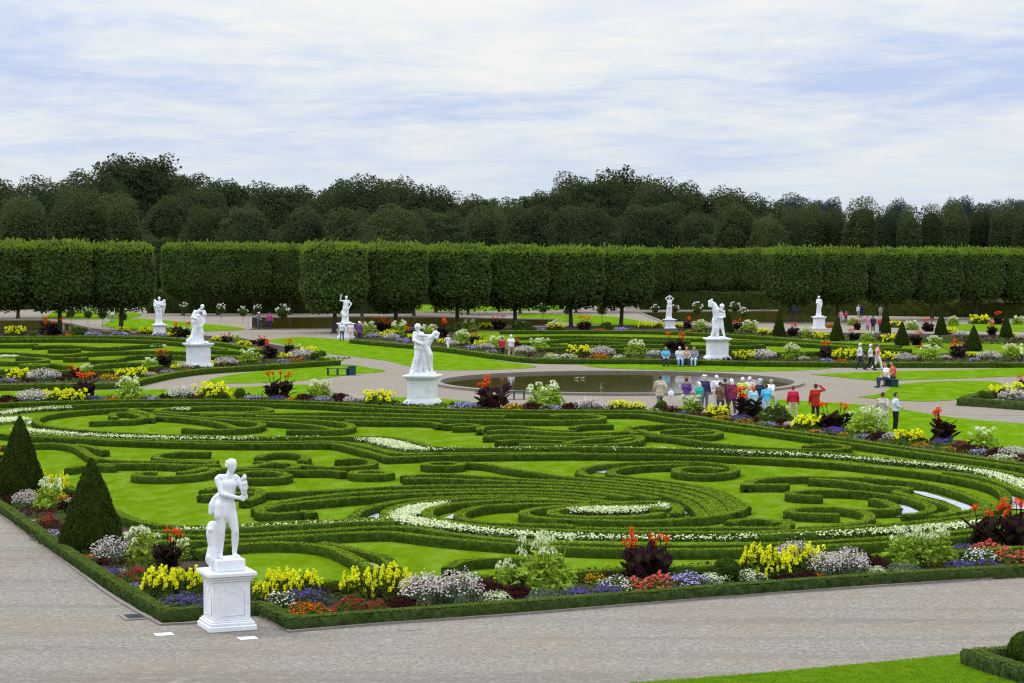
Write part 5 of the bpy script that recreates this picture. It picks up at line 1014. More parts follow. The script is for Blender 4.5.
# ---- yew cones, box balls
def yewcone(u, v, wpx, vtop, label, near):
    x, y = G(u, v); s = ppm(v); r_ = wpx / s / 2; h = (v - vtop) / s * 1.0
    rt = empty('yew_cone', (x, y, 0)); tag(rt, label, 'topiary', 'clipped yew cones')
    mb = MB(); n = 9000 if near else 1200
    k = 22; zz = np.linspace(0, 1, 18); pr = np.interp(zz, [0, .06, .2, .5, .8, .95, 1], [.88, .97, .94, .66, .33, .12, .02])
    an = np.linspace(0, 2 * math.pi, k, endpoint=False)
    V = np.stack([np.outer(pr, np.cos(an)) * r_ * .95, np.outer(pr, np.sin(an)) * r_ * .95, np.repeat(zz[:, None] * h, k, 1)], -1) * 1.0
    V += R.normal(0, .012, V.shape); i = np.arange(17)[:, None] * k; j = np.arange(k)[None]
    mb.add(V.reshape(-1, 3), np.stack([i + j, i + (j + 1) % k, i + k + (j + 1) % k, i + k + j], -1).reshape(-1, 4), True)
    z = 1 - np.sqrt(R.uniform(0, 1, n)); z = np.clip(z, 0, .995); a = R.uniform(0, 2 * math.pi, n); rr = np.interp(z, zz, pr) * r_ * R.uniform(.93, 1.05, n) * (1 + .04 * np.sin(a * 5 + z * 20))
    cards(mb, np.c_[np.cos(a) * rr, np.sin(a) * rr, z * h], np.c_[np.cos(a), np.sin(a), np.full(n, .35)], .075 if near else .14, .55, .6, up=(0, 0, 1))
    mb.build('crown', M['yew'], rt); mb = MB(); tube(mb, [(0, 0, -.02), (0, 0, .5)], [.07, .06], 7); mb.build('trunk', M['bark'], rt)
CONES = [(20.5, 499, 50, 415, 'large yew cone at the side bed, cut by the picture edge', 1), (92, 552, 64, 457.5, 'large dark yew cone in the side bed, nearer to the near statue', 1),
         (727, 333.5, 14, 308, 'slim yew cone directly behind the leaning statue pair', 0), (779, 337, 13, 310, 'small yew cone between the leaning statue and the far right statue', 0),
         (837, 341.5, 14.5, 317, 'small yew cone right of the far right statue pedestal', 0), (885.5, 333, 11, 305, 'small yew cone beside the pink and red strollers', 0),
         (902, 346, 14.5, 321, 'small yew cone behind the trio walking in white and pink', 0), (941, 335, 13, 313, 'small yew cone between two brighter beds, before the hornbeam hedge', 0),
         (973.5, 351.5, 17, 325, 'yew cone standing nearest the path in the right-hand bed', 0), (1006, 339, 13.5, 314, 'small yew cone at the right picture edge', 0)]
for c in CONES: yewcone(*c)
def boxball(u, v, wpx, label, near=True, sq=1.0):
    x, y = G(u, v); r_ = wpx / ppm(v) / 2; rt = empty('box_ball', (x, y, 0)); tag(rt, label, 'topiary', 'clipped box balls')
    mb = MB(); ball(mb, (0, 0, r_ * .92 * sq), (r_ * .96, r_ * .96, r_ * .96 * sq), ICO3, 0, .012)
    n = 2600 if near else 500; d = nrm(R.normal(0, 1, (n, 3))); cards(mb, d * r_ * [1, 1, sq] * R.uniform(.95, 1.03, (n, 1)) + [0, 0, r_ * .92 * sq], d, .06 if near else .1, .65, .55)
    mb.build('foliage', M['hedge'], rt); mb = MB(); tube(mb, [(0, 0, -.03), (0, 0, r_ * .5)], [.035, .03], 6); mb.build('trunk', M['bark'], rt)
for b in [(726.5, 581.5, 25, 'clipped box ball between the lavender mound and the yellow spikes, front bed'), (240, 398.5, 10.5, 'small box ball right of the yellow clump in the pool-side bed', False), (661.5, 411.5, 11.5, 'small box ball at the feet of the beige walker', False),
          (1026, 666, 36, 'large bright box ball behind the pointed edging, bottom right', True), (314.5, 360, 8, 'first of two tiny box balls at the tip of the far left bed', False), (321.5, 360, 10, 'second, rounder box ball at the tip of the far left bed', False),
          (982, 401, 11, 'box ball in the corner bed by the right rim', False), (33, 337.5, 7, 'tiny box ball before the left pond', False)]: boxball(*b)
# ------------------------------------------------------------------ bedding plants: one of each kind with its parts, then copies
DPH = [0, 0, 0, 0]
def dome(n, r=.5, h=.4, z0=.0, p=2.0):
    a = R.uniform(0, 2 * math.pi, n); q = np.sqrt(R.uniform(0, 1, n)); x_, yy_ = np.cos(a) * q, np.sin(a) * q
    lob = 1 + .16 * np.sin(3 * a + DPH[0]) + .13 * np.sin(5 * a + DPH[1]); hz = 1 + .22 * np.sin(5.5 * x_ + DPH[2]) * np.cos(5 * yy_ + DPH[3]) + .14 * np.sin(11 * x_ - 9 * yy_ + DPH[0])
    z = z0 + h * (1 - q ** p) * R.uniform(.7, 1.1, n) * hz + .02
    P = np.c_[x_ * r * lob, yy_ * r * lob, z]; N = np.c_[np.cos(a) * q, np.sin(a) * q, np.full(n, .6)]; return P, N
def core(mb, r, h, mi=0):
    V, F = ICO2; V = V[:, :] * [r, r, h]; V[:, 2] = np.maximum(V[:, 2], -.02); mb.add(V * (1 + R.normal(0, .06, (len(V), 1))), F, True, mi)
def blade(mb, base, d, L, w, droop=.4, mi=0, seg=5, rise=.9):
    """broad curved leaf with a mid rib fold"""
    d = np.asarray(d, float); side = np.array([-d[1], d[0], 0]); t = np.linspace(0, 1, seg + 1)
    c = np.asarray(base)[None] + np.outer(t * L * (1 - rise * .6), np.array([d[0], d[1], 0])) + np.outer(L * (rise * t - droop * t * t), [0, 0, 1])
    ww = w * np.sin(np.pi * np.clip(t * .92 + .08, 0, 1)) ** .8 * .5
    A = c + side * ww[:, None] + [0, 0, .12 * w]; B = c; Cc = c - side * ww[:, None] + [0, 0, .12 * w]
    V = np.stack([A, B, Cc], 1).reshape(-1, 3); i = np.arange(seg)[:, None] * 3; j = np.arange(2)[None]
    mb.add(V, np.stack([i + j, i + j + 1, i + 3 + j + 1, i + 3 + j], -1).reshape(-1, 4), True, mi)
def proto(kind):
    DPH[:] = list(R.uniform(0, 6.28, 4))
    fo, fl, st = MB(), MB(), None
    fm, pm = 'green', kind
    if kind == 'yellow':
        core(fo, .36, .34); P, N = dome(900, .5, .5); cards(fo, P, N, .11, .35, .7, up=(0, 0, 1))
        a = R.uniform(0, 6.28, 46); q = np.sqrt(R.uniform(0, 1, 46)) * .5
        for x, y, qq in zip(np.cos(a) * q, np.sin(a) * q, q):
            top = R.uniform(.42, .92) - qq * .32; L = R.uniform(.10, .24); m = int(30 * L / .2)
            tt = R.uniform(0, 1, m); rr = .034 * (1 - tt * .6) + .010
            an = R.uniform(0, 6.28, m); cards(fl, np.c_[x + np.cos(an) * rr, y + np.sin(an) * rr, top - L + tt * L], np.c_[np.cos(an), np.sin(an), np.full(m, .3)], .06, .85, .5)
            tube(fo, [(x * .7, y * .7, .1), (x, y, top - L * .5)], [.008, .005], 4, cap=False)
    elif kind == 'gaura':
        fm = 'greygreen'; core(fo, .3, .22); P, N = dome(500, .48, .4); cards(fo, P, N, .10, .3, .8, up=(0, 0, 1))
        n = 620; a = R.uniform(0, 6.28, n); q = np.sqrt(R.uniform(0, 1, n)); z = (.22 + .42 * R.uniform(0, 1, n) ** .8) * (1.08 - .45 * q ** 2) + R.exponential(.02, n)
        P = np.c_[np.cos(a) * q * .52, np.sin(a) * q * .52, z]; cards(fl, P, np.c_[P[:, :2], np.full(n, .4)], .05, .8, .7)
        for i in range(0, n, 9): tube(fo, [(P[i, 0] * .5, P[i, 1] * .5, .05), P[i]], [.005, .003], 3, cap=False)
    elif kind == 'canna':
        fm = 'darkred'; core(fo, .22, .3)
        for s in range(9):
            a = R.uniform(0, 6.28); q = R.uniform(.05, .34); bx, by = math.cos(a) * q, math.sin(a) * q; hh = R.uniform(.5, .85)
            tube(fo, [(bx * .7, by * .7, 0), (bx, by, hh)], [.018, .010], 5, cap=False)
            for l in range(6):
                an = R.uniform(0, 6.28); z = .06 + hh * l / 6.5
                blade(fo, (bx, by, z), (math.cos(an), math.sin(an)), R.uniform(.34, .52), R.uniform(.12, .19), R.uniform(.1, .42), rise=R.uniform(.75, 1.0))
        for s in range(5):
            a = R.uniform(0, 6.28); q = R.uniform(.02, .34); x, y = math.cos(a) * q, math.sin(a) * q; top = R.uniform(.98, 1.32)
            tube(fo, [(x * .6, y * .6, .4), (x, y, top)], [.010, .007], 4, cap=False)
            m = 24; P = R.normal(0, 1, (m, 3)) * [.03, .03, .055] + [x, y, top]; cards(fl, P, R.normal(0, 1, (m, 3)), .07, .7, .6)
    elif kind == 'tobacco':
        fm, pm = 'brightgreen', 'cream'; core(fo, .34, .34)
        for l in range(120):
            a = R.uniform(0, 6.28); q = R.uniform(.05, .42); z = .05 + .62 * R.uniform(0, 1) * (1 - (q / .5) ** 2 * .7)
            blade(fo, (math.cos(a) * q * .8, math.sin(a) * q * .8, z), (math.cos(a + R.normal(0, .5)), math.sin(a + R.normal(0, .5))), R.uniform(.14, .27), R.uniform(.08, .14), R.uniform(.2, .8), seg=4, rise=R.uniform(.3, .9))
        P, N = dome(260, .46, .66); cards(fo, P, N, .10, .6, .7)
        for s in range(11):
            a = R.uniform(0, 6.28); q = math.sqrt(R.uniform(0, 1)) * .40; x, y = math.cos(a) * q, math.sin(a) * q; top = R.uniform(.74, .98) - q * .3
            tube(fo, [(x * .6, y * .6, .3), (x, y, top)], [.010, .006], 4, cap=False)
            m = 30; an = R.uniform(0, 6.28, m); rr = R.uniform(.02, .085, m); z = top + .03 - rr * R.uniform(.4, 1.9, m)
            cards(fl, np.c_[x + np.cos(an) * rr, y + np.sin(an) * rr, z], np.c_[np.cos(an), np.sin(an), np.full(m, .3)], .075, .40, .4, up=(0, 0, 1))
    elif kind == 'maroon':
        fm = 'maroon'; core(fo, .4, .3); P, N = dome(900, .5, .42); cards(fo, P, N, .10, .55, .8)
        m = 40; P, N = dome(m, .4, .5); cards(fl, P, N, .04, .6, .6); pm = 'maroon'
    elif kind == 'greygreen':
        fm = 'greygreen'; core(fo, .4, .22); P, N = dome(900, .5, .32); cards(fo, P, N, .09, .3, .8, up=(0, 0, 1)); P, N = dome(30, .45, .36); cards(fl, P, N, .04, .8, .6); pm = 'white'
    elif kind == 'shrub':
        fm = 'green'; core(fo, .36, .5); P, N = dome(900, .5, .7); cards(fo, P, N, .11, .6, .8); P, N = dome(30, .45, .74); cards(fl, P, N, .06, .8, .6); pm = 'white'
    else:                                            # low mounds of one flower colour
        fm = {'red': 'green', 'coral': 'green', 'white': 'green', 'cream': 'greygreen'}.get(kind, 'green')
        h = {'red': .36, 'coral': .36, 'violet': .30}.get(kind, .26)
        core(fo, .38, h * .6); P, N = dome(500, .5, h, 0, 4.0); cards(fo, P, N, .075, .6, .7)
        if kind in ('red', 'coral'):
            P, N = dome(84, .48, h + .10, .02)
            for p in P:
                m = 16; d = nrm(R.normal(0, 1, (m, 3))); cards(fl, p + d * .035, d, .05, .8, .5)
        else:
            P, N = dome({'white': 260, 'cream': 620, 'lavender': 420, 'violet': 420}.get(kind, 380), .49, h + .04, .01, 4.0); cards(fl, P, N + [0, -.2, .3], .052, .85, .5)
    a, b = fo.mesh('foliage'), fl.mesh('blossoms'); a.materials.append(M[fm]); b.materials.append(M[pm]); return a, b
KINDS = {'yellow': ('flower_clump', 'yellow flower spikes', 'flowers'), 'gaura': ('flower_clump', 'airy pale gaura', 'flowers'), 'canna': ('canna_plant', 'dark canna with orange flowers', 'canna'), 'tobacco': ('tobacco_plant', 'white flowering tobacco', 'flowers'),
         'maroon': ('foliage_plant', 'maroon foliage mound', 'foliage plant'), 'greygreen': ('foliage_plant', 'grey-green mound', 'foliage plant'), 'shrub': ('small_shrub', 'green leafy bush', 'shrub'), 'violet': ('flower_clump', 'violet flowers', 'flowers'), 'lavender': ('flower_clump', 'lavender flowers', 'flowers'),
         'orange': ('flower_clump', 'orange flowers', 'flowers'), 'amber': ('flower_clump', 'amber flowers', 'flowers'), 'red': ('flower_clump', 'dull red geraniums', 'flowers'), 'coral': ('flower_clump', 'coral geraniums', 'flowers'), 'white': ('flower_clump', 'white daisies', 'flowers'), 'cream': ('flower_clump', 'creamy white mound', 'flowers')}
PROTO = {k: [proto(k) for _ in range(3 if k in ('yellow', 'gaura', 'canna', 'tobacco') else 2)] for k in KINDS}
SHORT = {'yellow': 'yellow spikes', 'gaura': 'pale gaura', 'canna': 'dark canna', 'tobacco': 'tobacco', 'maroon': 'maroon foliage', 'greygreen': 'grey foliage', 'shrub': 'green bush', 'violet': 'violet flowers', 'lavender': 'lavender', 'orange': 'orange flowers', 'amber': 'amber flowers', 'red': 'red geraniums', 'coral': 'coral geraniums', 'white': 'white daisies', 'cream': 'white mound'}
y_, g_, c_, t_, m_, s_, b_, v_, l_, o_, a_, r_, k_, w_, e_ = 'yellow gaura canna tobacco maroon greygreen shrub violet lavender orange amber red coral white cream'.split()
# kind, photo position of the base, width in photo pixels, optional height factor
BEDS = {
 'side bed by the left path': [(c_, -3, 476, 26), (m_, 4, 507, 22), (o_, 13, 513, 8), (y_, 12, 494, 16, 1.5), (g_, 27, 508, 26), (y_, 31, 497, 26, 1.4), (t_, 50, 510, 36), (y_, 58, 499, 20, 1.5), (c_, 64, 513, 17, .9), (v_, 22, 518, 14), (r_, 47, 527, 22), (w_, 34, 524, 12), (l_, 51, 540, 26), (g_, 70, 505, 10),
    (w_, 82, 546, 12), (y_, 103, 552, 32, 1.15), (g_, 112, 563, 38), (t_, 143, 563, 40), (o_, 90, 560, 15), (m_, 104, 565, 16), (v_, 109, 577, 26), (r_, 137, 580, 26), (w_, 122, 574, 14), (l_, 138, 589, 17), (c_, 170, 574, 34, 1.15), (t_, 181, 560, 24), (g_, 153, 556, 18), (y_, 160, 598, 36), (y_, 187, 596, 34), (v_, 184, 606, 46, .8), (l_, 201, 572, 14), (m_, 190, 578, 22)],
 'front bed by the wide path': [(y_, 262, 600, 20), (y_, 281, 598, 34), (y_, 306, 595, 30), (w_, 283, 607, 30, 1.4), (v_, 308, 605, 40, 1.3), (m_, 322, 597, 18), (m_, 338, 597, 18), (w_, 329, 593, 9, 2.), (o_, 308, 614.5, 40, .8), (y_, 358, 598, 34), (y_, 392, 597, 38), (r_, 351, 611, 30, .9), (r_, 376, 610, 20, .9), (m_, 402, 606, 34, .6), (o_, 426, 606, 10), (g_, 424, 603, 44), (g_, 458, 602, 46), (m_, 488, 596, 38), (m_, 470, 590, 18), (e_, 496, 602, 28),
    (m_, 516, 598, 32), (s_, 543, 600, 34), (t_, 506, 590, 26, 1.3), (t_, 546, 591, 64, 1.0), (v_, 575, 599, 34), (v_, 606, 596.5, 34), (a_, 594, 583, 26), (v_, 611, 578, 22), (w_, 617, 590, 34, 1.1), (c_, 636, 581, 36, 1.25), (c_, 663, 580, 34, 1.2), (k_, 635, 590, 26), (k_, 660, 588, 30), (l_, 686, 586.5, 38), (e_, 712, 583, 28), (e_, 748, 580.5, 28), (y_, 757, 577, 34, 1.1), (y_, 777, 577, 30, .9), (y_, 803, 573, 38, .9), (g_, 796, 562, 34, .9), (g_, 824, 575, 34), (g_, 848, 574, 38), (m_, 785, 580, 22, .7), (m_, 806, 578, 22, .7), (o_, 820, 577.5, 10),
    (m_, 872, 570, 36), (v_, 886, 566, 18, 1.6), (e_, 876, 574, 20), (t_, 906, 566, 42), (t_, 934, 565, 44), (s_, 902, 572, 34, .8), (a_, 955, 557, 12), (v_, 958, 567.5, 30, .7), (v_, 984, 564.5, 22, .7), (v_, 966, 553, 28), (w_, 976, 562, 32, 1.2), (k_, 988, 556, 30), (k_, 1010, 562, 30), (k_, 1034, 559, 30), (c_, 988, 549, 40, 1.05), (c_, 1018, 548, 42, 1.05), (t_, 1003, 540, 20)],
 'pool-side bed': [(m_, 8, 403, 20), (g_, 33, 402.5, 27), (y_, 57, 402, 25), (y_, 74, 402, 25), (c_, 87, 400, 32, .85), (v_, 95, 401.5, 20), (o_, 112, 402, 15), (t_, 130, 400.5, 27, 1.2), (l_, 150, 401.5, 18), (m_, 165, 400, 16), (g_, 184, 399.5, 28), (y_, 212, 399, 32), (l_, 254, 401, 18), (c_, 280, 399.5, 28), (v_, 277, 400.8, 18), (a_, 293, 401.6, 14), (t_, 319, 399, 26, 1.0), (m_, 305, 401.4, 20), (l_, 323, 402.3, 18), (m_, 341, 401.5, 22), (g_, 356, 403.4, 20, .8), (l_, 362, 404, 10), (y_, 379, 405.2, 29),
    (l_, 464, 409.5, 24), (c_, 490, 409, 32), (a_, 513, 410.5, 20), (t_, 546, 408.5, 36), (m_, 531, 410, 20), (l_, 552, 411, 18), (m_, 571, 410.3, 20), (g_, 590, 410.4, 26), (y_, 620, 410.4, 19), (y_, 637, 410.6, 16), (e_, 650, 412.3, 14), (m_, 675, 414, 16), (v_, 683, 415.3, 14), (t_, 691, 413.5, 25), (m_, 701, 414.8, 16), (g_, 708, 416, 12), (y_, 718, 417.5, 24), (a_, 723, 420.6, 16), (c_, 744, 418.5, 30), (v_, 739, 420.5, 20), (a_, 744, 423.3, 14), (m_, 759, 423, 16), (b_, 776, 423, 28), (t_, 780, 421, 20), (l_, 768, 427, 16), (m_, 784, 426.3, 20), (g_, 792, 428, 14),
    (y_, 808, 430, 28), (a_, 816, 434, 13), (c_, 835, 431, 28), (v_, 835, 433.5, 22), (a_, 844, 436.2, 11), (t_, 868, 434, 36), (w_, 846, 424, 8, 2.5), (l_, 864, 439, 15), (m_, 881, 440.3, 22), (g_, 892, 441, 17), (y_, 909, 444, 28), (a_, 921, 447.2, 15), (c_, 940, 442, 32), (v_, 944, 445.4, 24), (a_, 950, 451.4, 14), (r_, 965, 447.3, 18), (m_, 968, 452, 18), (t_, 983, 448, 28), (l_, 980, 455, 18), (m_, 999, 456.5, 24), (g_, 1014, 458, 24), (e_, 1004, 461.8, 22)],
 'far left bed at the front': [(m_, -4, 382, 16), (l_, 8, 382.6, 15), (y_, 19, 380.5, 23), (g_, 44, 381.4, 26), (m_, 64, 380.6, 18), (t_, 87, 377, 14, 1.3), (c_, 76, 379.6, 14), (m_, 95, 379.6, 14), (a_, 109, 380, 18), (y_, 125, 378.6, 17), (y_, 138, 376.8, 18), (g_, 150, 377, 10), (o_, 155, 377.2, 9), (t_, 150, 369.5, 16), (c_, 164, 368, 18), (y_, 176, 369.5, 10), (g_, 183, 369, 14), (l_, 167, 374.2, 13), (o_, 187, 371, 9), (y_, 214, 366.6, 11), (g_, 226, 366.2, 19), (m_, 236, 364.6, 9), (t_, 248, 363.6, 20), (c_, 269, 359.5, 19), (y_, 285, 359.6, 13), (c_, 288, 353.6, 14), (t_, 297, 353, 12), (y_, 308, 354.5, 15), (g_, 302, 359.4, 22), (e_, 331, 361, 16), (l_, 284, 362.6, 12), (o_, 297, 362, 12)],
 'far left bed at the back': [(y_, 15, 335.6, 18), (c_, 52, 336, 19), (o_, 69, 336, 10), (b_, 78, 335.6, 15), (l_, 93, 336.4, 14), (y_, 123, 333, 12), (l_, 120, 336, 14), (y_, 146, 334, 14), (l_, 160, 336.6, 12), (t_, 168, 333, 12), (y_, 172, 337, 9), (c_, 182, 338, 16), (t_, 190, 335, 12), (y_, 191, 339, 7), (v_, 183, 340, 10), (y_, 217, 342, 11), (c_, 226, 343.5, 11), (t_, 237, 343, 12), (l_, 232, 346.4, 12), (y_, 244, 347.2, 12), (a_, 254, 349.6, 10), (m_, 253, 344, 10), (c_, 261, 346, 11)],
 'bed along the diagonal path': [(t_, 368, 336, 15), (y_, 362, 336, 9), (l_, 373, 338.2, 11), (c_, 379, 333, 12), (y_, 382, 337.5, 8), (c_, 388, 333, 10), (y_, 391, 336.5, 10), (t_, 400, 336, 16), (g_, 391, 340.2, 11), (l_, 404, 342.6, 11), (c_, 409, 338.5, 9), (y_, 413, 340, 9), (t_, 430, 339, 15), (c_, 443, 339, 15), (y_, 444, 344.6, 9), (g_, 452, 346, 9), (t_, 462, 345, 16), (c_, 475, 345, 10), (l_, 472, 350, 11), (y_, 480, 348, 11), (g_, 486, 350, 11), (t_, 496, 349.4, 14), (l_, 492, 353.2, 9)],
 'far right bed facing the pool': [(c_, 516, 348, 10), (y_, 518, 352, 8), (g_, 525, 354, 17), (t_, 540, 352, 19), (a_, 551, 356.2, 11), (e_, 553, 358.4, 14), (y_, 580, 356.6, 22), (e_, 569, 358.4, 14), (g_, 602, 356.6, 21), (o_, 600, 358.8, 15), (e_, 619, 358.4, 11), (t_, 636, 356, 22), (g_, 655, 357, 14), (c_, 674, 354, 21), (y_, 744, 360.2, 18), (g_, 763, 360, 21), (m_, 775, 359.6, 13), (t_, 792, 359, 21), (g_, 804, 360.6, 9), (c_, 828, 359.6, 18), (l_, 826, 362, 11), (y_, 845, 360, 22), (o_, 842, 362.4, 9), (y_, 888, 361, 17), (g_, 904, 361.4, 17), (t_, 930, 360.6, 21), (g_, 946, 359.6, 9), (c_, 958, 358.6, 19), (y_, 973, 358, 11), (l_, 974, 361.4, 11), (g_, 989, 360, 19), (t_, 1012, 358, 19)],
 'middle of the far right beds': [(c_, 793, 337.6, 14), (t_, 806, 337.6, 14), (y_, 821, 339.6, 14), (c_, 853, 341.4, 12), (t_, 866, 341.4, 14), (y_, 890, 342.6, 16), (c_, 917, 345.6, 14), (o_, 921, 348.6, 9), (t_, 935, 347.6, 16), (y_, 951, 334.5, 13), (g_, 960, 337, 13), (c_, 929, 331.6, 13), (t_, 953, 325.6, 13), (y_, 980, 324, 18), (c_, 997, 324.6, 13), (c_, 992, 335.6, 13), (y_, 1013, 338.6, 11), (g_, 1023, 339.6, 11), (t_, 1018, 324.6, 12), (o_, 829, 327.6, 13), (t_, 853, 325.4, 12), (c_, 857, 330, 10), (y_, 896, 327.6, 13), (t_, 912, 330, 13)],
 'far right bed at the back': [(b_, 521, 331.5, 18), (y_, 556, 330, 15), (c_, 585, 331, 15), (o_, 600, 331.6, 9), (b_, 606, 330.4, 13), (l_, 620, 331.4, 13), (y_, 645, 328.6, 13), (y_, 659, 328.4, 12), (y_, 678, 328.4, 10), (c_, 688, 329.6, 12), (a_, 690, 332.2, 8), (t_, 700, 330, 14), (g_, 710, 330, 10), (c_, 738, 331, 12), (t_, 750, 332, 16), (y_, 764, 335, 13), (y_, 486, 329, 12), (c_, 498, 329.6, 14), (t_, 470, 330, 15), (b_, 457, 332, 14), (l_, 540, 331.4, 12)],
 'corner bed by the right rim': [(c_, 1022, 390, 14), (y_, 1002, 398, 24), (y_, 1020, 394, 22), (g_, 1014, 401, 24), (e_, 975, 399.6, 12)],
}
PL = []
for bed, lst in BEDS.items():
    for row in lst: PL.append((bed, *row) if len(row) == 5 else (bed, *row, 1.0))
def overlap_left(i):
    bed, k, u, v, w, h = PL[i]; best = None
    for b2, k2, u2, v2, w2, h2 in PL:
        if b2 == bed and u2 < u - 1 and (best is None or u2 > best[0]): best = (u2, k2)
    return best
labs = {}
for i, (bed, k, u, v, w, h) in enumerate(PL):
    L = sorted([(u - p[2], p[1]) for p in PL if p[0] == bed and p[2] < u], key=lambda z: z[0]); Rr = sorted([(p[2] - u, p[1]) for p in PL if p[0] == bed and p[2] > u], key=lambda z: z[0])
    if L and Rr: t = '%s between %s and %s, %s' % (KINDS[k][1], SHORT[L[0][1]], SHORT[Rr[0][1]], bed)
    elif Rr: t = '%s at the end before %s, %s' % (KINDS[k][1], SHORT[Rr[0][1]], bed)
    else: t = '%s at the end past %s, %s' % (KINDS[k][1], SHORT[L[0][1]], bed)
    labs.setdefault((bed, k), []).append((u, i)); PL[i] = PL[i] + (t,)
LAB = {}
for (bed, k), us in labs.items():
    us.sort()
    ts = [PL[i][6] for _, i in us]
    for n_, (u, i) in enumerate(us):
        t = PL[i][6]
        if ts.count(t) > 1:
            t = '%s %s from the left, %s' % (ORD[n_], KINDS[k][1], bed)
        LAB[i] = t
for i, (bed, k, u, v, w, h, _t) in enumerate(PL):
    x, y = G(u, v); sc = w / ppm(v); nm, ph, cat = KINDS[k]
    wf = {'canna': 1.38, 'tobacco': 1.18, 'yellow': 1.12, 'gaura': 1.15, 'maroon': 1.15}.get(k, 1.28); hf = {'canna': .84, 'tobacco': 1.0, 'yellow': 1.08, 'gaura': 1.02, 'maroon': .85, 'violet': .72, 'shrub': .9}.get(k, .92)
    near_ = bed.startswith(('side', 'front'))
    if not near_: hf *= {'yellow': .62, 'gaura': .72, 'tobacco': .82, 'canna': .9}.get(k, .9); wf *= 1.12
    if bed.startswith('bed along'): wf *= 1.2; hf *= 1.3
    rt = empty(nm, (x, y, .02), R.uniform(0, 6.28), (sc * wf, sc * wf, sc * h * hf))
    words_ = LAB[i].split()
    tag(rt, ' '.join(words_[:16]), cat, '%s plants of the %s' % (SHORT[k], bed) if k not in ('yellow',) else 'yellow spikes of the ' + bed)
    fo, fl = PROTO[k][i % len(PROTO[k])]
    link('foliage', fo, None, rt); link('blossoms', fl, None, rt)
# standard shrubs with white flowers by the ponds
def standard_proto():
    tr, cr, fl = MB(), MB(), MB()
    tube(tr, [(0, 0, 0), (.02, 0, .5), (0, .02, 1.0)], [.03, .025, .02], 6)
    ball(cr, (0, 0, 1.35), (.36, .36, .34), ICO2, 0, .1); d = nrm(R.normal(0, 1, (420, 3))); cards(cr, d * [.52, .52, .48] * R.uniform(.7, 1.1, (420, 1)) + [0, 0, 1.35], d, .15, .6, .8)
    for _ in range(15):
        d = nrm(R.normal(0, 1, 3)); d[2] = abs(d[2]) * .9; p = d * [.62, .62, .72] + [0, 0, 1.4]
        for q_ in range(14): pass
        e = nrm(R.normal(0, 1, (14, 3))); cards(fl, p + e * .07, e, .13, .8, .5); tube(cr, [(0, 0, 1.2), p], [.01, .006], 3, cap=False)
    r = []
    for me, m_n, nm in ((tr, 'bark', 'trunk'), (cr, 'green', 'crown'), (fl, 'white', 'blossoms')):
        a = me.mesh(nm); a.materials.append(M[m_n]); r.append((nm, a))
    return r
STD = [standard_proto() for _ in range(2)]
STDP = [(283, 328.5, 1.2, 'white flowering standard shrub beside the stroller pair, long pond'), (543, 321, 1.05, 'white standard shrub on the strip left of two further ones, middle'), (602, 323.5, 1.1, 'white standard shrub standing behind the dark canna, middle strip'), (567, 320.5, .8, 'small white standard shrub behind the yellow clump, middle strip'), (579, 315, .9, 'white standard shrub on the farther path, middle'),
        (600, 314, .9, 'white standard shrub in the shade behind the middle strip'), (486, 315.5, 1.15, 'white standard shrub at the right end of the long pond'), (464, 313, .9, 'white standard shrub behind the long pond in shade'), (184, 318.5, .9, 'white standard shrub between the two left statues'), (221, 321.5, 1.0, 'white standard shrub right of the bowed statue'), (243, 323.5, .9, 'leafy standard shrub beside the path bend, left'), (258, 318.5, .8, 'white standard shrub at the corner of the long pond'),
        (43, 320.5, 1.05, 'white standard shrub at the end of the left pond wall'), (71, 324.5, .9, 'white standard shrub right of the first tree trunk, left'), (88, 325.5, .9, 'white standard shrub between two tree trunks, left'), (103, 327.5, 1.05, 'white standard shrub before the man in white, left'), (123, 328.5, .9, 'green standard shrub beside the second tree trunk, left'), (56, 316.5, .9, 'white standard shrub behind the first tree trunk, left'),
        (697, 322.5, 1.1, 'white standard shrub left of the leaning statue head'), (735, 319.5, 1.0, 'white standard shrub right of the slim yew cone'), (655, 318.5, .8, 'white standard shrub left of the small statue, right pond'), (675, 318.5, .8, 'white standard shrub right of the small statue, right pond'), (744, 325, .9, 'lower white standard shrub by the right pond rim')]
for i, (u, v, s, lab) in enumerate(STDP):
    x, y = G(u, v); rt = empty('standard_shrub', (x, y, 0), R.uniform(0, 6.28), (s, s, s)); tag(rt, lab, 'shrub', 'white flowering standard shrubs')
    for nm, me in STD[i % 2]: link(nm, me, None, rt)
# rose-like white bank behind the left tree trunks
for i, (u, v, w) in enumerate([(60, 313, 18), (76, 313.5, 16), (92, 314, 16), (108, 314.5, 16), (120, 315, 14)]):
    x, y = G(u, v); sc = w / ppm(v); rt = empty('flower_clump', (x, y, 0), R.uniform(0, 6), (sc, sc, sc * 1.2)); tag(rt, '%s white blossom bank from the left under the far left trees' % ORD[i], 'flowers', 'white blossom banks under the far left trees')
    fo, fl = PROTO['tobacco'][i % 3]; link('foliage', fo, None, rt); link('blossoms', fl, None, rt)
# fine grass on the lawn corner at the bottom
n = 90000; u = R.uniform(630, 1040, n); v = R.uniform(652, 700, n); x, y = G(u, v)
lim = np.interp(u, [640, 760, 880, 964, 1100], [683.6, 674.2, 663.2, 654.7, 640.2]); k = v > lim + R.normal(0, .25, n)
x, y = x[k], y[k]; mb = MB(); cards(mb, np.c_[x, y, np.full(len(x), .028) + R.uniform(0, .015, len(x))], np.c_[R.normal(0, .8, (len(x), 2)), np.full(len(x), .5)], .05, .22, .3, up=(0, 0, 1))
tag(mb.build('grass', M['blade']), 'short mown grass of the lawn corner at the bottom', 'grass', None, 'stuff')

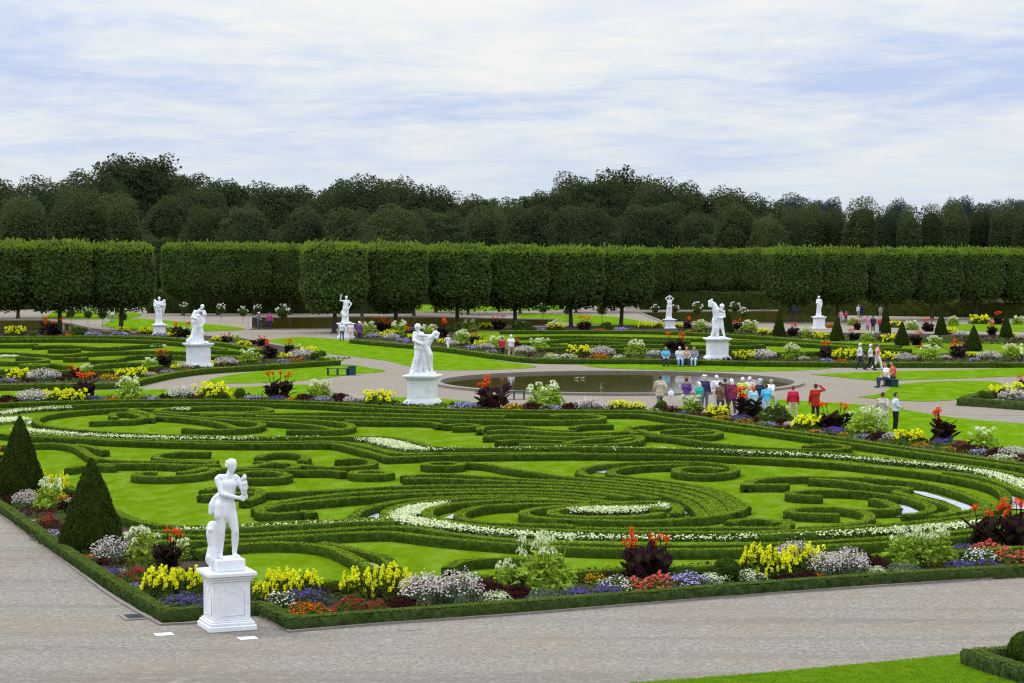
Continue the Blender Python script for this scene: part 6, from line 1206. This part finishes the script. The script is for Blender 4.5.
# low leafy ground cover filling the beds between the plants
def cover(label, line, wpx, dens, size):
    c = path(line, 0, .4, 2); n, t = normals2(c); wv = np.interp(np.linspace(0, 1, len(c)), np.linspace(0, 1, len(wpx)), wpx)
    cnt = np.maximum(1, (wv * .4 * dens).astype(int)); idx = np.repeat(np.arange(len(c)), cnt); k = len(idx)
    xy = c[idx] + n[idx] * (R.uniform(-.5, .5, k) * wv[idx])[:, None] + R.normal(0, .15, (k, 2)); ph = np.sin(xy[:, 0] * 1.9 + xy[:, 1] * .7) + np.sin(xy[:, 0] * .8 - xy[:, 1] * 1.3)
    mi = np.where(ph > .9, 1, np.where(ph < -1.1, 2, 0)); z = R.uniform(.03, .20, k) + .05 * ph; mb = MB()
    for q in range(3):
        s_ = mi == q; cards(mb, np.c_[xy[s_], np.maximum(z[s_], .03)], np.tile([0, -.3, 1.], (s_.sum(), 1)), size, .6, .7, mi=q)
    tag(mb.build('ground_cover', [M['green'], M['maroon'], M['greygreen']]), label, 'ground cover', None, 'stuff')
cover('leafy ground cover filling the side bed', [(-30, 474), (20, 502), (76, 538), (124, 565), (180, 594)], [1.7, 1.6, 1.5, 1.5, 1.5], 90, .11)
cover('leafy ground cover filling the front bed', [(182, 596), (240, 590), (300, 600), (384, 596.5), (512, 589.5), (640, 581.5), (768, 573), (900, 564.5), (1040, 555)], [2.0, 2.0, 2.4, 2.6, 2.6, 2.4, 2.2, 2.0, 2.0], 90, .11)
cover('leafy ground cover filling the pool-side bed', [(-40, 404), (60, 402), (128, 400.2), (256, 400.4), (384, 406), (440, 409), (640, 411.6), (700, 418.5), (768, 427), (850, 438), (940, 451), (1040, 464)], [4, 4, 4, 4, 4, 4, 4, 3.5, 3.5, 3.2, 3.2, 3.2], 22, .2)
cover('leafy ground cover filling the front of the far left beds', [(-40, 381), (60, 380), (120, 378.4), (150, 374), (180, 369.6), (212, 366), (256, 363.6), (325, 358)], [7, 7, 6, 5, 5, 5, 5, 5], 9, .3)
cover('leafy ground cover filling the front of the far right beds', [(362, 336), (440, 342), (505, 351), (545, 356.4), (640, 357.4), (768, 359.6), (896, 360.8), (1060, 360)], [6, 6, 6, 6, 6, 6, 6, 6], 9, .3)
cover('leafy ground cover in the middle of the far right beds', [(700, 331), (768, 336), (840, 340), (900, 341), (1060, 342)], [6, 6, 8, 12, 14], 7, .34)
